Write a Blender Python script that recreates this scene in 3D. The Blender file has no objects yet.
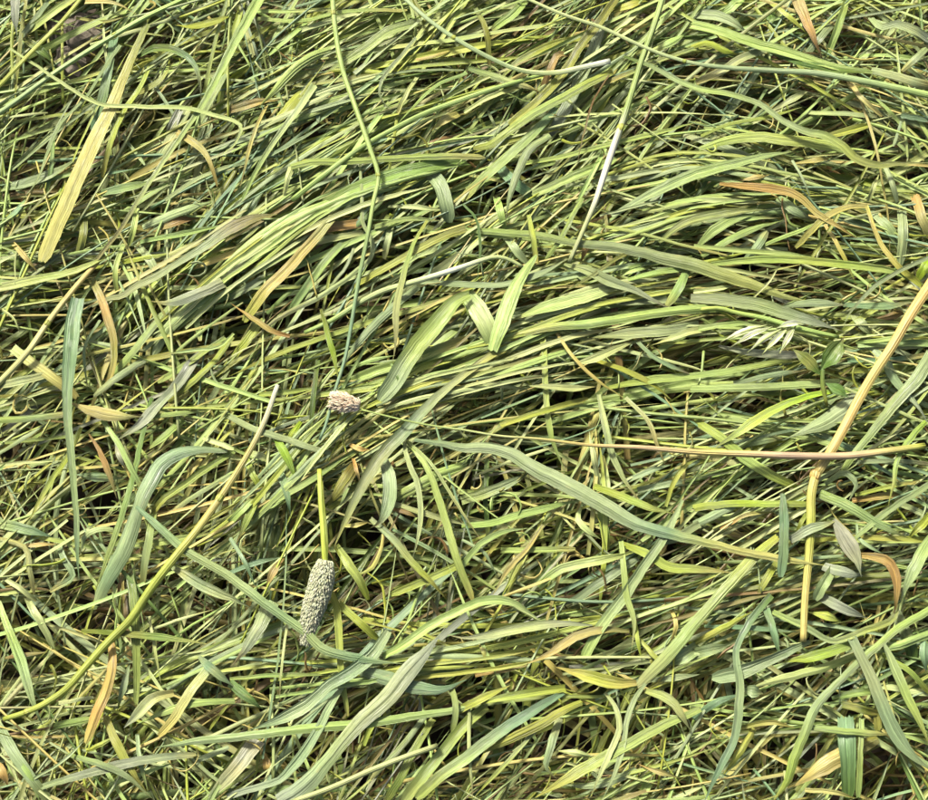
# A heap of freshly cut grass seen from above.  Lengths in the tables are millimetres.
import bpy, bmesh, math, random
import numpy as np
from mathutils import Vector

random.seed(11)
RNG = np.random.default_rng(11)
MM = 0.001
scene = bpy.context.scene

# ------------------------------------------------------------------ camera, sky, sun, exposure
TILT = math.radians(12.0)
DIST = 0.8333
cam_data = bpy.data.cameras.new('camera')
cam = bpy.data.objects.new('camera', cam_data)
scene.collection.objects.link(cam)
cam.location = (0.0, -DIST * math.sin(TILT), DIST * math.cos(TILT))
cam.rotation_euler = (TILT, 0.0, 0.0)
cam_data.sensor_width = 36.0
cam_data.lens = 60.0
cam_data.clip_start = 0.01
cam_data.clip_end = 100.0
scene.camera = cam

SUN_EL = math.radians(47.0)
SUN_ROT = math.radians(-32.0)          # seen from above: 0 is the far side (+Y), negative towards the left
world = bpy.data.worlds.new('World')
scene.world = world
world.use_nodes = True
wn = world.node_tree.nodes
wn.clear()
sky = wn.new('ShaderNodeTexSky')
sky.sky_type = 'NISHITA'
sky.sun_disc = False
sky.sun_elevation = SUN_EL
sky.sun_rotation = SUN_ROT
sky.dust_density = 7.0          # thin high cloud: a pale, milky sky
bg = wn.new('ShaderNodeBackground')
bg.inputs['Strength'].default_value = 0.075
wo = wn.new('ShaderNodeOutputWorld')
world.node_tree.links.new(sky.outputs[0], bg.inputs['Color'])
world.node_tree.links.new(bg.outputs[0], wo.inputs['Surface'])

sun_data = bpy.data.lights.new('sun', 'SUN')
sun_data.energy = 4.0
sun_data.angle = math.radians(8.0)
sun_data.color = (1.0, 0.955, 0.865)
sun = bpy.data.objects.new('sun', sun_data)
scene.collection.objects.link(sun)
sun_dir = Vector((math.sin(SUN_ROT) * math.cos(SUN_EL), math.cos(SUN_ROT) * math.cos(SUN_EL), math.sin(SUN_EL)))
sun.rotation_euler = sun_dir.to_track_quat('Z', 'Y').to_euler()
sun.location = sun_dir * 2.0

vs = scene.view_settings
vs.view_transform = 'Standard'
vs.look = 'None'
vs.exposure = 1.2
vs.gamma = 1.0
vs.use_curve_mapping = False

# ------------------------------------------------------------------ colours
def lin(r, g, b):
    f = lambda c: (c / 255 / 12.92) if c / 255 <= 0.04045 else ((c / 255 + 0.055) / 1.055) ** 2.4
    return np.array([f(r), f(g), f(b)])

ALBEDO = 0.52        # the table holds sunlit appearance; plants reflect about half of that
PALETTE = {
    'lg': lin(182, 208, 112), 'yg': lin(186, 198, 78), 'bg': lin(170, 204, 52), 'sg': lin(171, 191, 132),
    'tg': lin(134, 168, 120), 'dg': lin(108, 138, 62), 'gy': lin(168, 176, 146), 'pl': lin(206, 218, 142),
    'st': lin(214, 200, 112), 'or': lin(212, 172, 96), 'br': lin(138, 112, 60), 'ol': lin(146, 150, 60),
    'wh': lin(242, 244, 218),
}

# ------------------------------------------------------------------ materials
def new_mat(name):
    m = bpy.data.materials.new(name)
    m.use_nodes = True
    m.node_tree.nodes.clear()
    return m, m.node_tree.nodes, m.node_tree.links

def math_node(N, L, op, a, b=None, c=None):
    n = N.new('ShaderNodeMath')
    n.operation = op
    for i, v in enumerate((a, b, c)):
        if v is None:
            continue
        if isinstance(v, (int, float)):
            n.inputs[i].default_value = v
        else:
            L.new(v, n.inputs[i])
    return n.outputs[0]

def leaf_material(name, ribs, rough, translucency, bump):
    m, N, L = new_mat(name)
    tint = N.new('ShaderNodeAttribute')
    tint.attribute_name = 'tint'
    uv = N.new('ShaderNodeUVMap')
    sep = N.new('ShaderNodeSeparateXYZ')
    L.new(uv.outputs[0], sep.inputs[0])
    # long fibres running down the blade
    cmb = N.new('ShaderNodeCombineXYZ')
    L.new(math_node(N, L, 'MULTIPLY', sep.outputs[0], 13.0), cmb.inputs[0])
    L.new(math_node(N, L, 'MULTIPLY', sep.outputs[1], 0.16), cmb.inputs[1])
    fib = N.new('ShaderNodeTexNoise')
    fib.inputs['Scale'].default_value = 1.0
    fib.inputs['Detail'].default_value = 3.0
    fib.inputs['Roughness'].default_value = 0.6
    L.new(cmb.outputs[0], fib.inputs['Vector'])
    # regular veins
    ang = math_node(N, L, 'MULTIPLY', sep.outputs[0], 2 * math.pi * ribs)
    rib = math_node(N, L, 'SINE', ang)
    # mottling and bruises along the length
    cmb2 = N.new('ShaderNodeCombineXYZ')
    L.new(math_node(N, L, 'MULTIPLY', sep.outputs[0], 2.2), cmb2.inputs[0])
    L.new(math_node(N, L, 'MULTIPLY', sep.outputs[1], 0.9), cmb2.inputs[1])
    mot = N.new('ShaderNodeTexNoise')
    mot.inputs['Scale'].default_value = 1.0
    mot.inputs['Detail'].default_value = 5.0
    mot.inputs['Roughness'].default_value = 0.65
    L.new(cmb2.outputs[0], mot.inputs['Vector'])
    cmb3 = N.new('ShaderNodeCombineXYZ')
    L.new(math_node(N, L, 'MULTIPLY', sep.outputs[0], 34.0), cmb3.inputs[0])
    L.new(math_node(N, L, 'MULTIPLY', sep.outputs[1], 0.35), cmb3.inputs[1])
    fine = N.new('ShaderNodeTexNoise')
    fine.inputs['Scale'].default_value = 1.0
    fine.inputs['Detail'].default_value = 2.0
    L.new(cmb3.outputs[0], fine.inputs['Vector'])
    fsum = math_node(N, L, 'ADD', math_node(N, L, 'MULTIPLY', fib.outputs['Fac'], 1.1), math_node(N, L, 'MULTIPLY', fine.outputs['Fac'], 1.0))
    v1 = math_node(N, L, 'ADD', fsum, -0.05)
    v2 = math_node(N, L, 'MULTIPLY_ADD', rib, 0.025, 1.0)
    v3 = math_node(N, L, 'MULTIPLY_ADD', mot.outputs['Fac'], 0.8, 0.6)
    v = math_node(N, L, 'MULTIPLY', math_node(N, L, 'MULTIPLY', v1, v2), v3)
    mul = N.new('ShaderNodeMix')
    mul.data_type = 'RGBA'
    mul.blend_type = 'MULTIPLY'
    mul.inputs[0].default_value = 1.0
    vc = N.new('ShaderNodeCombineXYZ')
    for i in range(3):
        L.new(v, vc.inputs[i])
    L.new(tint.outputs['Color'], mul.inputs[6])
    L.new(vc.outputs[0], mul.inputs[7])
    # dry straw-coloured flecks
    fleck = N.new('ShaderNodeMapRange')
    fleck.inputs['From Min'].default_value = 0.60
    fleck.inputs['From Max'].default_value = 0.74
    fleck.inputs['To Max'].default_value = 0.45
    L.new(mot.outputs['Fac'], fleck.inputs['Value'])
    dry = N.new('ShaderNodeMix')
    dry.data_type = 'RGBA'
    L.new(fleck.outputs[0], dry.inputs[0])
    L.new(mul.outputs[2], dry.inputs[6])
    dry.inputs[7].default_value = (*(lin(200, 178, 110) * ALBEDO), 1)
    col = dry.outputs[2]
    bmp = N.new('ShaderNodeBump')
    bmp.inputs['Strength'].default_value = bump
    bmp.inputs['Distance'].default_value = 0.0004
    h = math_node(N, L, 'ADD', math_node(N, L, 'MULTIPLY', rib, 0.22), math_node(N, L, 'MULTIPLY', fsum, 2.2))
    L.new(h, bmp.inputs['Height'])
    pr = N.new('ShaderNodeBsdfPrincipled')
    L.new(col, pr.inputs['Base Color'])
    L.new(math_node(N, L, 'MULTIPLY_ADD', mot.outputs['Fac'], 0.3, rough - 0.15), pr.inputs['Roughness'])
    pr.inputs['Specular IOR Level'].default_value = 0.5
    L.new(bmp.outputs[0], pr.inputs['Normal'])
    tr = N.new('ShaderNodeBsdfTranslucent')
    warm = N.new('ShaderNodeMix')
    warm.data_type = 'RGBA'
    warm.blend_type = 'MULTIPLY'
    warm.inputs[0].default_value = 1.0
    L.new(col, warm.inputs[6])
    warm.inputs[7].default_value = (1.0, 1.0, 0.55, 1)
    L.new(warm.outputs[2], tr.inputs['Color'])
    mx = N.new('ShaderNodeMixShader')
    mx.inputs[0].default_value = translucency
    L.new(pr.outputs[0], mx.inputs[1])
    L.new(tr.outputs[0], mx.inputs[2])
    out = N.new('ShaderNodeOutputMaterial')
    L.new(mx.outputs[0], out.inputs['Surface'])
    return m

MAT_BLADE = leaf_material('grass_blade', 8, 0.36, 0.15, 0.6)
MAT_STEM = leaf_material('grass_stem', 11, 0.5, 0.06, 0.45)
MAT_LITTER = leaf_material('grass_litter', 4, 0.4, 0.12, 0.4)
MAT_HUSK = leaf_material('seed_husk', 3, 0.6, 0.12, 0.4)

def soil_material(name, c0, c1, scale):
    m, N, L = new_mat(name)
    geo = N.new('ShaderNodeNewGeometry')
    n1 = N.new('ShaderNodeTexNoise')
    n1.inputs['Scale'].default_value = scale
    n1.inputs['Detail'].default_value = 8.0
    n1.inputs['Roughness'].default_value = 0.65
    L.new(geo.outputs['Position'], n1.inputs['Vector'])
    mx = N.new('ShaderNodeMix')
    mx.data_type = 'RGBA'
    L.new(n1.outputs['Fac'], mx.inputs[0])
    mx.inputs[6].default_value = (*c0, 1)
    mx.inputs[7].default_value = (*c1, 1)
    b = N.new('ShaderNodeBump')
    b.inputs['Strength'].default_value = 0.8
    b.inputs['Distance'].default_value = 0.002
    L.new(n1.outputs['Fac'], b.inputs['Height'])
    pr = N.new('ShaderNodeBsdfPrincipled')
    pr.inputs['Roughness'].default_value = 0.9
    L.new(mx.outputs[2], pr.inputs['Base Color'])
    L.new(b.outputs[0], pr.inputs['Normal'])
    o = N.new('ShaderNodeOutputMaterial')
    L.new(pr.outputs[0], o.inputs['Surface'])
    return m

MAT_SOIL = soil_material('soil', lin(40, 33, 24), lin(72, 60, 44), 140.0)
MAT_CLOD = soil_material('dry_soil', lin(84, 76, 64), lin(132, 122, 106), 160.0)

# ------------------------------------------------------------------ strand geometry
def spline(pts, step, lo=6, hi=60):
    P = np.asarray(pts, float)
    if len(P) == 2:
        P = np.array([P[0], (P[0] + P[1]) / 2, P[1]])
    d = np.linalg.norm(np.diff(P, axis=0), axis=1)
    t = np.concatenate([[0], np.cumsum(np.maximum(d, 1e-4))])
    M = np.gradient(P, t, axis=0)
    n = int(min(hi, max(lo, t[-1] / step))) + 1
    s = np.linspace(0, t[-1], n)
    k = np.clip(np.searchsorted(t, s, side='right') - 1, 0, len(t) - 2)
    h = (t[k + 1] - t[k])[:, None]
    x = ((s - t[k]) / (t[k + 1] - t[k]))[:, None]
    Q = (2*x**3 - 3*x**2 + 1) * P[k] + (x**3 - 2*x**2 + x) * h * M[k] + (-2*x**3 + 3*x**2) * P[k + 1] + (x**3 - x**2) * h * M[k + 1]
    return Q, s / t[-1], t[-1], t / t[-1]

def wobble(t, n, amp):
    r = np.zeros_like(t)
    for k in range(1, n + 1):
        r += RNG.normal(0, amp / k) * np.sin(2 * math.pi * (k * t * 0.8 + RNG.random()))
    return r

def frames(Q):
    T = np.gradient(Q, axis=0)
    T /= np.linalg.norm(T, axis=1)[:, None] + 1e-9
    S = np.cross(T, np.array([0, 0, 1.0]))
    ln = np.linalg.norm(S, axis=1)[:, None]
    S = S / np.maximum(ln, 1e-6)
    Nn = np.cross(S, T)
    return T, S, Nn

def ramp_cols(cols, t):
    C = np.array([PALETTE[c] for c in cols]) * ALBEDO
    C = C * RNG.normal(1.0, 0.025, (1, 3)) * np.clip(RNG.normal(1.03, 0.09), 0.8, 1.3)
    if len(C) == 1:
        return np.repeat(C, len(t), 0)
    x = np.linspace(0, 1, len(C))
    return np.stack([np.interp(t, x, C[:, i]) for i in range(3)], 1)

STRAND_ID = [0]

class Mesh:
    """collects strands, then links them as one mesh object"""
    def __init__(self):
        self.v, self.f, self.c, self.uv, self.n = [], [], [], [], 0

    def grid(self, V, C, U, closed, ridged=False):
        """V: rows x across x 3, quads between rows; ridged: every lengthwise strip has its own edges"""
        if ridged:
            a = V.shape[1]
            cols = []
            for j in range(a if closed else a - 1):
                cols += [j, (j + 1) % a]
            V, C = V[:, cols], C[:, cols]
            U = U[:, cols]
            if closed:
                U = U.copy()
                U[:, -1, 0] = U[:, -2, 0] + (U[:, 1, 0] - U[:, 0, 0])
        r, a, _ = V.shape
        idx = np.arange(r * a).reshape(r, a) + self.n
        if ridged:
            A, B = idx[:, 0::2], idx[:, 1::2]
        elif closed:
            nx = np.roll(idx, -1, axis=1)
            A, B = idx, nx
        else:
            A, B = idx[:, :-1], idx[:, 1:]
        F = np.stack([A[:-1], B[:-1], B[1:], A[1:]], -1).reshape(-1, 4)
        self.v.append(V.reshape(-1, 3))
        self.c.append(C.reshape(-1, 3))
        self.uv.append(U.reshape(-1, 2))
        self.f.append(F)
        self.n += r * a

    def blade(self, kind, cols, widths, pts, solid=True, step=4.0, hi=60, roll_amp=0.11, across=9):
        Q, t, L, tk = spline(pts, step, 6, hi)
        w = np.interp(t, np.linspace(0, 1, len(widths)), widths)
        end = min(0.24, 15.0 / L)
        if kind in 'bl':
            w = w * np.clip((1 - t) / (end * 1.6), 0.04, 1) ** 0.85
        else:
            w = w * np.clip((1 - t) / (1.2 / L + 0.004), 0.55, 1)
        if kind == 'l':
            w = w * np.clip(t / (end * 1.6), 0.05, 1) ** 0.6
        w = w * (1 + wobble(t, 5, 0.025) + RNG.normal(0, 0.012, len(t)))
        Q = Q + RNG.normal(0, 0.10, Q.shape)
        T, S, Nn = frames(Q)
        ph = wobble(t, 2, roll_amp) + RNG.normal(0, 0.12 if solid else 0.25)
        ph = np.clip(ph, -0.75, 0.75)
        S2 = S * np.cos(ph)[:, None] + Nn * np.sin(ph)[:, None]
        N2 = np.cross(S2, T)
        u = np.linspace(-1, 1, across)
        keel = RNG.choice([-1, 1, 1]) * RNG.uniform(0.12, 0.5)
        prof = keel * np.abs(u) ** 1.1
        prof = prof + RNG.normal(0, 0.04, across)
        hw = w[:, None, None] / 2 / np.sqrt(np.clip(np.cos(ph), 0.6, 1))[:, None, None]
        V = Q[:, None, :] + S2[:, None, :] * u[None, :, None] * hw + N2[:, None, :] * prof[None, :, None] * hw
        if kind == 'r':
            # torn ends
            V[0] += T[0] * RNG.normal(0, 0.10, (across, 1)) * w[0]
            V[-1] += T[-1] * RNG.normal(0, 0.10, (across, 1)) * w[-1]
        C = ramp_cols(cols, t)
        # green turning in patches along the blade
        k = np.clip(0.4 + wobble(t, 4, 0.5), 0, 1)[:, None] * 0.38
        C = C * (1 - k) + PALETTE[['yg', 'st', 'sg', 'lg', 'ol', 'pl', 'sg', 'tg'][RNG.integers(8)]] * ALBEDO * k
        if RNG.random() < 0.5:
            # the tip has started to dry
            k = np.clip((t - RNG.uniform(0.6, 0.9)) / 0.15, 0, 1)[:, None] * RNG.uniform(0.3, 0.8)
            C = C * (1 - k) + PALETTE[['st', 'br', 'ol', 'st'][RNG.integers(4)]] * ALBEDO * k
        STRAND_ID[0] += 1
        k = STRAND_ID[0] * 3
        col = np.repeat(C[:, None, :], across, 1)
        mid = 1 + (0.2 if w.max() > 4.5 else 0.07) * np.exp(-(u / 0.12) ** 2) * (1 if RNG.random() < .75 else -1)
        col = col * (mid * RNG.normal(1.0, 0.04, across))[None, :, None]
        uvu = (u + 1) / 2 + k
        U = np.stack(np.broadcast_arrays(uvu[None, :], (t * L / 10)[:, None]), -1)
        if solid:
            th = np.minimum(0.22, w * 0.2)[:, None, None]
            V2 = V - N2[:, None, :] * th
            V = np.concatenate([V, V2[:, ::-1]], 1)
            col = np.concatenate([col, col[:, ::-1] * 0.97], 1)
            U = np.concatenate([U, U[:, ::-1]], 1)
            a = V.shape[1]
            self.grid(V[:, list(range(a)) + [0]], col[:, list(range(a)) + [0]], U[:, list(range(a)) + [0]], False, True)
        else:
            self.grid(V, col, U, False, True)

    def tube(self, cols, widths, pts, sides=12, step=4.0, hi=70, flat=1.0, groove=0.04, ridged=True):
        Q, t, L, tk = spline(pts, step, 6, hi)
        w = np.interp(t, np.linspace(0, 1, len(widths)), widths) * (1 + wobble(t, 4, 0.025))
        T, S, Nn = frames(Q)
        a = np.linspace(0, 2 * math.pi, sides, endpoint=False)
        rr = 1 + groove * np.cos(a * 3 + RNG.random() * 6) + RNG.normal(0, groove, sides)
        V = Q[:, None, :] + (S[:, None, :] * (np.cos(a) * rr)[None, :, None] + Nn[:, None, :] * (np.sin(a) * rr * flat)[None, :, None]) * (w / 2)[:, None, None]
        C = np.repeat(ramp_cols(cols, t)[:, None, :], sides, 1)
        STRAND_ID[0] += 1
        k = STRAND_ID[0] * 3
        U = np.stack(np.broadcast_arrays((a / (2 * math.pi) + k)[None, :], (t * L / 10)[:, None]), -1)
        # hollow cut ends: a rim that turns inward
        i0 = Q[0] + (V[0] - Q[0]) * 0.55 + T[0] * 0.6
        i1 = Q[-1] + (V[-1] - Q[-1]) * 0.55 - T[-1] * 0.6
        c0 = np.repeat(Q[0:1] + T[0:1] * 0.7, sides, 0)
        c1 = np.repeat(Q[-1:] - T[-1:] * 0.7, sides, 0)
        V = np.concatenate([c0[None], i0[None], V, i1[None], c1[None]], 0)
        C = np.concatenate([C[:1], C[:1], C, C[-1:], C[-1:]], 0)
        U = np.concatenate([U[:1], U[:1], U, U[-1:], U[-1:]], 0)
        self.grid(V, C, U, True, ridged)

    def build(self, name, mat, parent=None, origin=None, smooth=True):
        V = np.concatenate(self.v)
        F = np.concatenate(self.f)
        C = np.concatenate(self.c)
        U = np.concatenate(self.uv)
        o3 = np.zeros(3) if origin is None else np.asarray(origin, float)
        me = bpy.data.meshes.new(name)
        me.vertices.add(len(V))
        me.vertices.foreach_set('co', ((V - o3) * MM).astype(np.float32).ravel())
        me.loops.add(F.size)
        me.loops.foreach_set('vertex_index', F.astype(np.int32).ravel())
        me.polygons.add(len(F))
        me.polygons.foreach_set('loop_start', np.arange(0, F.size, 4, dtype=np.int32))
        me.polygons.foreach_set('loop_total', np.full(len(F), 4, np.int32))
        me.polygons.foreach_set('use_smooth', np.full(len(F), smooth))
        me.update()
        ul = me.uv_layers.new(name='UVMap')
        ul.data.foreach_set('uv', U[F.ravel()].astype(np.float32).ravel())
        ca = me.attributes.new('tint', 'FLOAT_COLOR', 'POINT')
        ca.data.foreach_set('color', np.concatenate([np.clip(C, 0.004, 0.95), np.ones((len(C), 1))], 1).astype(np.float32).ravel())
        me.materials.append(mat)
        me.validate()
        ob = bpy.data.objects.new(name, me)
        scene.collection.objects.link(ob)
        if parent is not None:
            ob.parent = parent
            # parts are written in the coordinates of the thing, whose Empty stands at its base
        ob.location = Vector(o3 * MM) if parent is None else Vector((0, 0, 0))
        return ob

def tag(o, label=None, category=None, group=None, kind=None):
    for k, v in (('label', label), ('category', category), ('group', group), ('kind', kind)):
        if v:
            o[k] = v
    return o

def empty(name, loc_mm):
    e = bpy.data.objects.new(name, None)
    e.empty_display_size = 0.01
    e.location = Vector(loc_mm) * MM
    scene.collection.objects.link(e)
    return e

# ------------------------------------------------------------------ ground
HOLES = [(-218,212,14),(160,224,12),(-80,72,13),(-108,77,10),(-99,56,11),(20,118,13),(68,15,6),(-194,-44,13),(-199,-60,12),(-164,-50,10),(-59,-161,13),(-25,-179,16),(8,-171,18),(44,-176,19),(75,-169,13),(18,-194,16),(94,-54,10),(119,-77,10),(172,-194,16),(213,-201,15),(208,-107,12),(153,116,10),(138,84,10),(163,97,9),(100,-128,9),(246,137,8),(58,56,6),(189,59,11),(200,3,10),(-19,81,8),(-185,-8,10),(-62,39,6),(8,-94,9),(-34,-99,10),(-52,-92,8),(-133,-107,10),(-153,-128,9),(-101,-154,11),(-238,172,9),(-160,184,10),(122,-159,12),(229,-154,10),(92,-102,8),(51,-33,8),(-239,-11,9),(54,206,6),(236,215,9),(123,28,6),(221,-54,8),(-127,196,8)]

for _ in range(130):     # small gaps all over the heap
    HOLES.append((RNG.uniform(-250, 250), RNG.uniform(-215, 215), RNG.uniform(5, 10)))

def build_ground():
    n = 90
    xs = np.linspace(-700, 700, n)
    X, Y = np.meshgrid(xs, xs)
    Z = -96 + 4 * np.sin(X * 0.05) * np.cos(Y * 0.043) + RNG.normal(0, 1.2, X.shape)
    m = Mesh()
    V = np.stack([X, Y, Z], -1)
    m.grid(V, np.full(V.shape, 0.1), V[:, :, :2] / 100, False)
    g = m.build('ground', MAT_SOIL)
    tag(g, kind='structure')

build_ground()

# ------------------------------------------------------------------ loose litter under the big pieces (uncountable)
# direction (degrees, anticlockwise from right), spread, and colour weights over a 4 x 4 grid, far row first
FIELD = [
    [(38, 26), (31, 13), (30, 17), (-4, 26)],
    [(35, 26), (32, 17), (14, 17), (-4, 18)],
    [(42, 40), (44, 38), (12, 34), (16, 28)],
    [(30, 42), (30, 28), (24, 30), (26, 36)],
]
def mixw(**k):
    return k
GREEN = mixw(lg=34, yg=26, sg=20, tg=9, dg=11, pl=14, st=6, ol=8, br=2, gy=2)
SUNNY = mixw(lg=36, yg=28, sg=14, tg=6, dg=6, pl=18, st=12, ol=9, br=5, gy=3)
DRY = mixw(lg=24, yg=20, sg=18, tg=7, dg=9, pl=22, st=16, ol=10, br=7, gy=4)
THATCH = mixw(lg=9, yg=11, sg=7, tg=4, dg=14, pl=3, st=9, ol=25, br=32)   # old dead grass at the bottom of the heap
DARK = mixw(lg=20, yg=20, sg=18, tg=20, dg=22, pl=8, st=8, ol=12, br=7, gy=4)
TONE = [[GREEN, GREEN, GREEN, SUNNY], [DRY, GREEN, SUNNY, GREEN], [DRY, DRY, SUNNY, SUNNY], [DRY, DRY, DRY, DARK]]
NAMES = sorted(PALETTE)
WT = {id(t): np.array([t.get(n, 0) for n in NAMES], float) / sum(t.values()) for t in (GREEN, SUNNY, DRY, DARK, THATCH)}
HW, HH = 250.0, 215.0

def cell(x, y):
    c = (x + HW) / (2 * HW) * 4 - 0.5 + RNG.normal(0, 0.35)
    r = (HH - y) / (2 * HH) * 4 - 0.5 + RNG.normal(0, 0.35)
    return int(min(3, max(0, round(r)))), int(min(3, max(0, round(c))))

def hollow(x, y):
    d = 0.0
    for hx, hy, hr in HOLES:
        q = ((x - hx) ** 2 + (y - hy) ** 2) / (hr * hr * 1.3)
        if q < 4:
            d = max(d, math.exp(-q))
    return d

def litter_mesh(n_bundles):
    m = Mesh()
    count = 0
    for b in range(n_bundles):
        bx = RNG.uniform(-HW - 70, HW + 70)
        by = RNG.uniform(-HH - 75, HH + 80)
        r, c = cell(bx, by)
        mean, spread = FIELD[r][c]
        ang = math.radians(RNG.normal(mean, spread))
        if RNG.random() < 0.13:
            ang = RNG.uniform(0, math.pi)
        depth = RNG.random() ** 1.45
        z0 = 2.0 - 74 * depth
        hole = hollow(bx, by)
        nb = int(RNG.integers(2, 11))
        if hole > 0.25 and depth < 0.9 and RNG.random() < hole * 1.7:
            continue
        z0 -= 14 * hole
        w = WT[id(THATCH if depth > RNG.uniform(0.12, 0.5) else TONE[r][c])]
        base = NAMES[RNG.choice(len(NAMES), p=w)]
        bend = RNG.normal(0, 0.16)
        for k in range(nb):
            col = base if RNG.random() < 0.5 else NAMES[RNG.choice(len(NAMES), p=w)]
            a = ang + RNG.normal(0, 0.10)
            L = float(np.clip(RNG.lognormal(4.75, 0.42), 34, 280))
            off = RNG.normal(0, 6.5)
            along = RNG.normal(0, 18)
            cx = bx - math.sin(a) * off + math.cos(a) * along
            cy = by + math.cos(a) * off + math.sin(a) * along
            width = float(np.clip(RNG.lognormal(0.5, 0.42), 0.6, 4.6))
            kb = bend + RNG.normal(0, 0.1)
            s = np.linspace(-0.5, 0.5, 5)
            th = a + kb * s
            dx, dy = np.cos(th) * L / 4, np.sin(th) * L / 4
            X = np.cumsum(dx); Y = np.cumsum(dy)
            X = X - X.mean() + cx; Y = Y - Y.mean() + cy
            arch = RNG.uniform(3, 15)
            tilt = RNG.normal(0, 9)
            Z = z0 + RNG.normal(0, 2.0) - arch * (2 * s) ** 2 + tilt * s + RNG.normal(0, 0.8, 5)
            Z = np.clip(Z, -90, 3.5)
            if depth < 0.7 and max(hollow(X[1], Y[1]), hollow(X[2], Y[2]), hollow(X[3], Y[3])) > 0.4 and RNG.random() < 0.85:
                continue
            cols = [col] if RNG.random() < 0.5 else [col, NAMES[RNG.choice(len(NAMES), p=w)]]
            kind = 'brrl'[RNG.integers(4)]
            if width < 1.6 and RNG.random() < 0.5:
                m.tube(cols, [width, width * 0.9], np.stack([X, Y, Z], 1), sides=5, step=8, hi=12)
            else:
                m.blade(kind, cols, [width * 0.85, width, width, width * 0.8, width * (0.25 if kind in 'bl' else 0.8)], np.stack([X, Y, Z], 1), solid=False, step=7, hi=16, roll_amp=0.5, across=4)
            count += 1
    # matted dead grass right down on the soil
    for b in range(900):
        x = RNG.uniform(-HW - 60, HW + 60); y = RNG.uniform(-HH - 60, HH + 70)
        a = RNG.uniform(0, math.pi)
        L = RNG.uniform(50, 150)
        s = np.linspace(-0.5, 0.5, 4)
        P = np.stack([x + np.cos(a) * L * s + RNG.normal(0, 3, 4), y + np.sin(a) * L * s + RNG.normal(0, 3, 4), RNG.uniform(-86, -62) + RNG.normal(0, 5, 4)], 1)
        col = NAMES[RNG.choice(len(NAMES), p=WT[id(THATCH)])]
        w = RNG.uniform(1.5, 5)
        m.blade('r', [col], [w, w, w * 0.8], P, solid=False, step=10, hi=10, roll_amp=0.5, across=4)
    # long fine straws lying loose on top
    for b in range(720):
        x = RNG.uniform(-HW - 30, HW + 30); y = RNG.uniform(-HH - 30, HH + 30)
        r, c = cell(x, y)
        if hollow(x, y) > 0.3 and RNG.random() < 0.7:
            continue
        mean, spread = FIELD[r][c]
        a = math.radians(RNG.normal(mean, spread * 1.25))
        L = float(np.clip(RNG.lognormal(4.65, 0.4), 40, 220))
        s = np.linspace(-0.5, 0.5, 5)
        th = a + RNG.normal(0, 0.09) * s * 2 + RNG.normal(0, 0.02, 5)
        X = np.cumsum(np.cos(th) * L / 4); Y = np.cumsum(np.sin(th) * L / 4)
        if max(hollow(X[k] - X.mean() + x, Y[k] - Y.mean() + y) for k in (1, 2, 3)) > 0.4 and RNG.random() < 0.75:
            continue
        Z = RNG.uniform(-3, 3.5) - RNG.uniform(2, 8) * (2 * s) ** 2 + RNG.normal(0, 4) * s
        col = ['pl', 'lg', 'lg', 'st', 'yg', 'sg', 'pl', 'tg'][RNG.integers(8)]
        w = RNG.uniform(0.8, 2.1)
        P = np.stack([X - X.mean() + x, Y - Y.mean() + y, Z], 1)
        if RNG.random() < 0.5:
            m.tube([col], [w, w * 0.9, w * 0.7], P, sides=6, step=8, hi=14)
        else:
            m.blade('b', [col], [w * 0.8, w, w, w * 0.7, w * 0.2], P, solid=False, step=7, hi=16, roll_amp=0.3, across=4)
    # fine curly chaff lying between the blades
    for b in range(900):
        x = RNG.uniform(-HW - 20, HW + 20); y = RNG.uniform(-HH - 20, HH + 20)
        if hollow(x, y) > 0.35 and RNG.random() < 0.7:
            continue
        n = 6
        a = RNG.uniform(0, 2 * math.pi); k = RNG.normal(0, 0.55)
        st = RNG.uniform(1.8, 6.5)
        th = a + np.cumsum(np.full(n, k) + RNG.normal(0, 0.25, n))
        X = x + np.cumsum(np.cos(th) * st); Y = y + np.cumsum(np.sin(th) * st)
        Z = RNG.uniform(-16, 5) + np.cumsum(RNG.normal(0, 1.2, n))
        col = ['pl', 'st', 'st', 'lg', 'yg', 'br', 'sg', 'ol'][RNG.integers(8)]
        m.tube([col], [0.9, 0.7, 0.4] if RNG.random() < .6 else [1.5, 1.2, 0.5], np.stack([X, Y, np.clip(Z, -40, 6)], 1), sides=4, step=3, hi=14)
    return m

LITTER = litter_mesh(1500)

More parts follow.
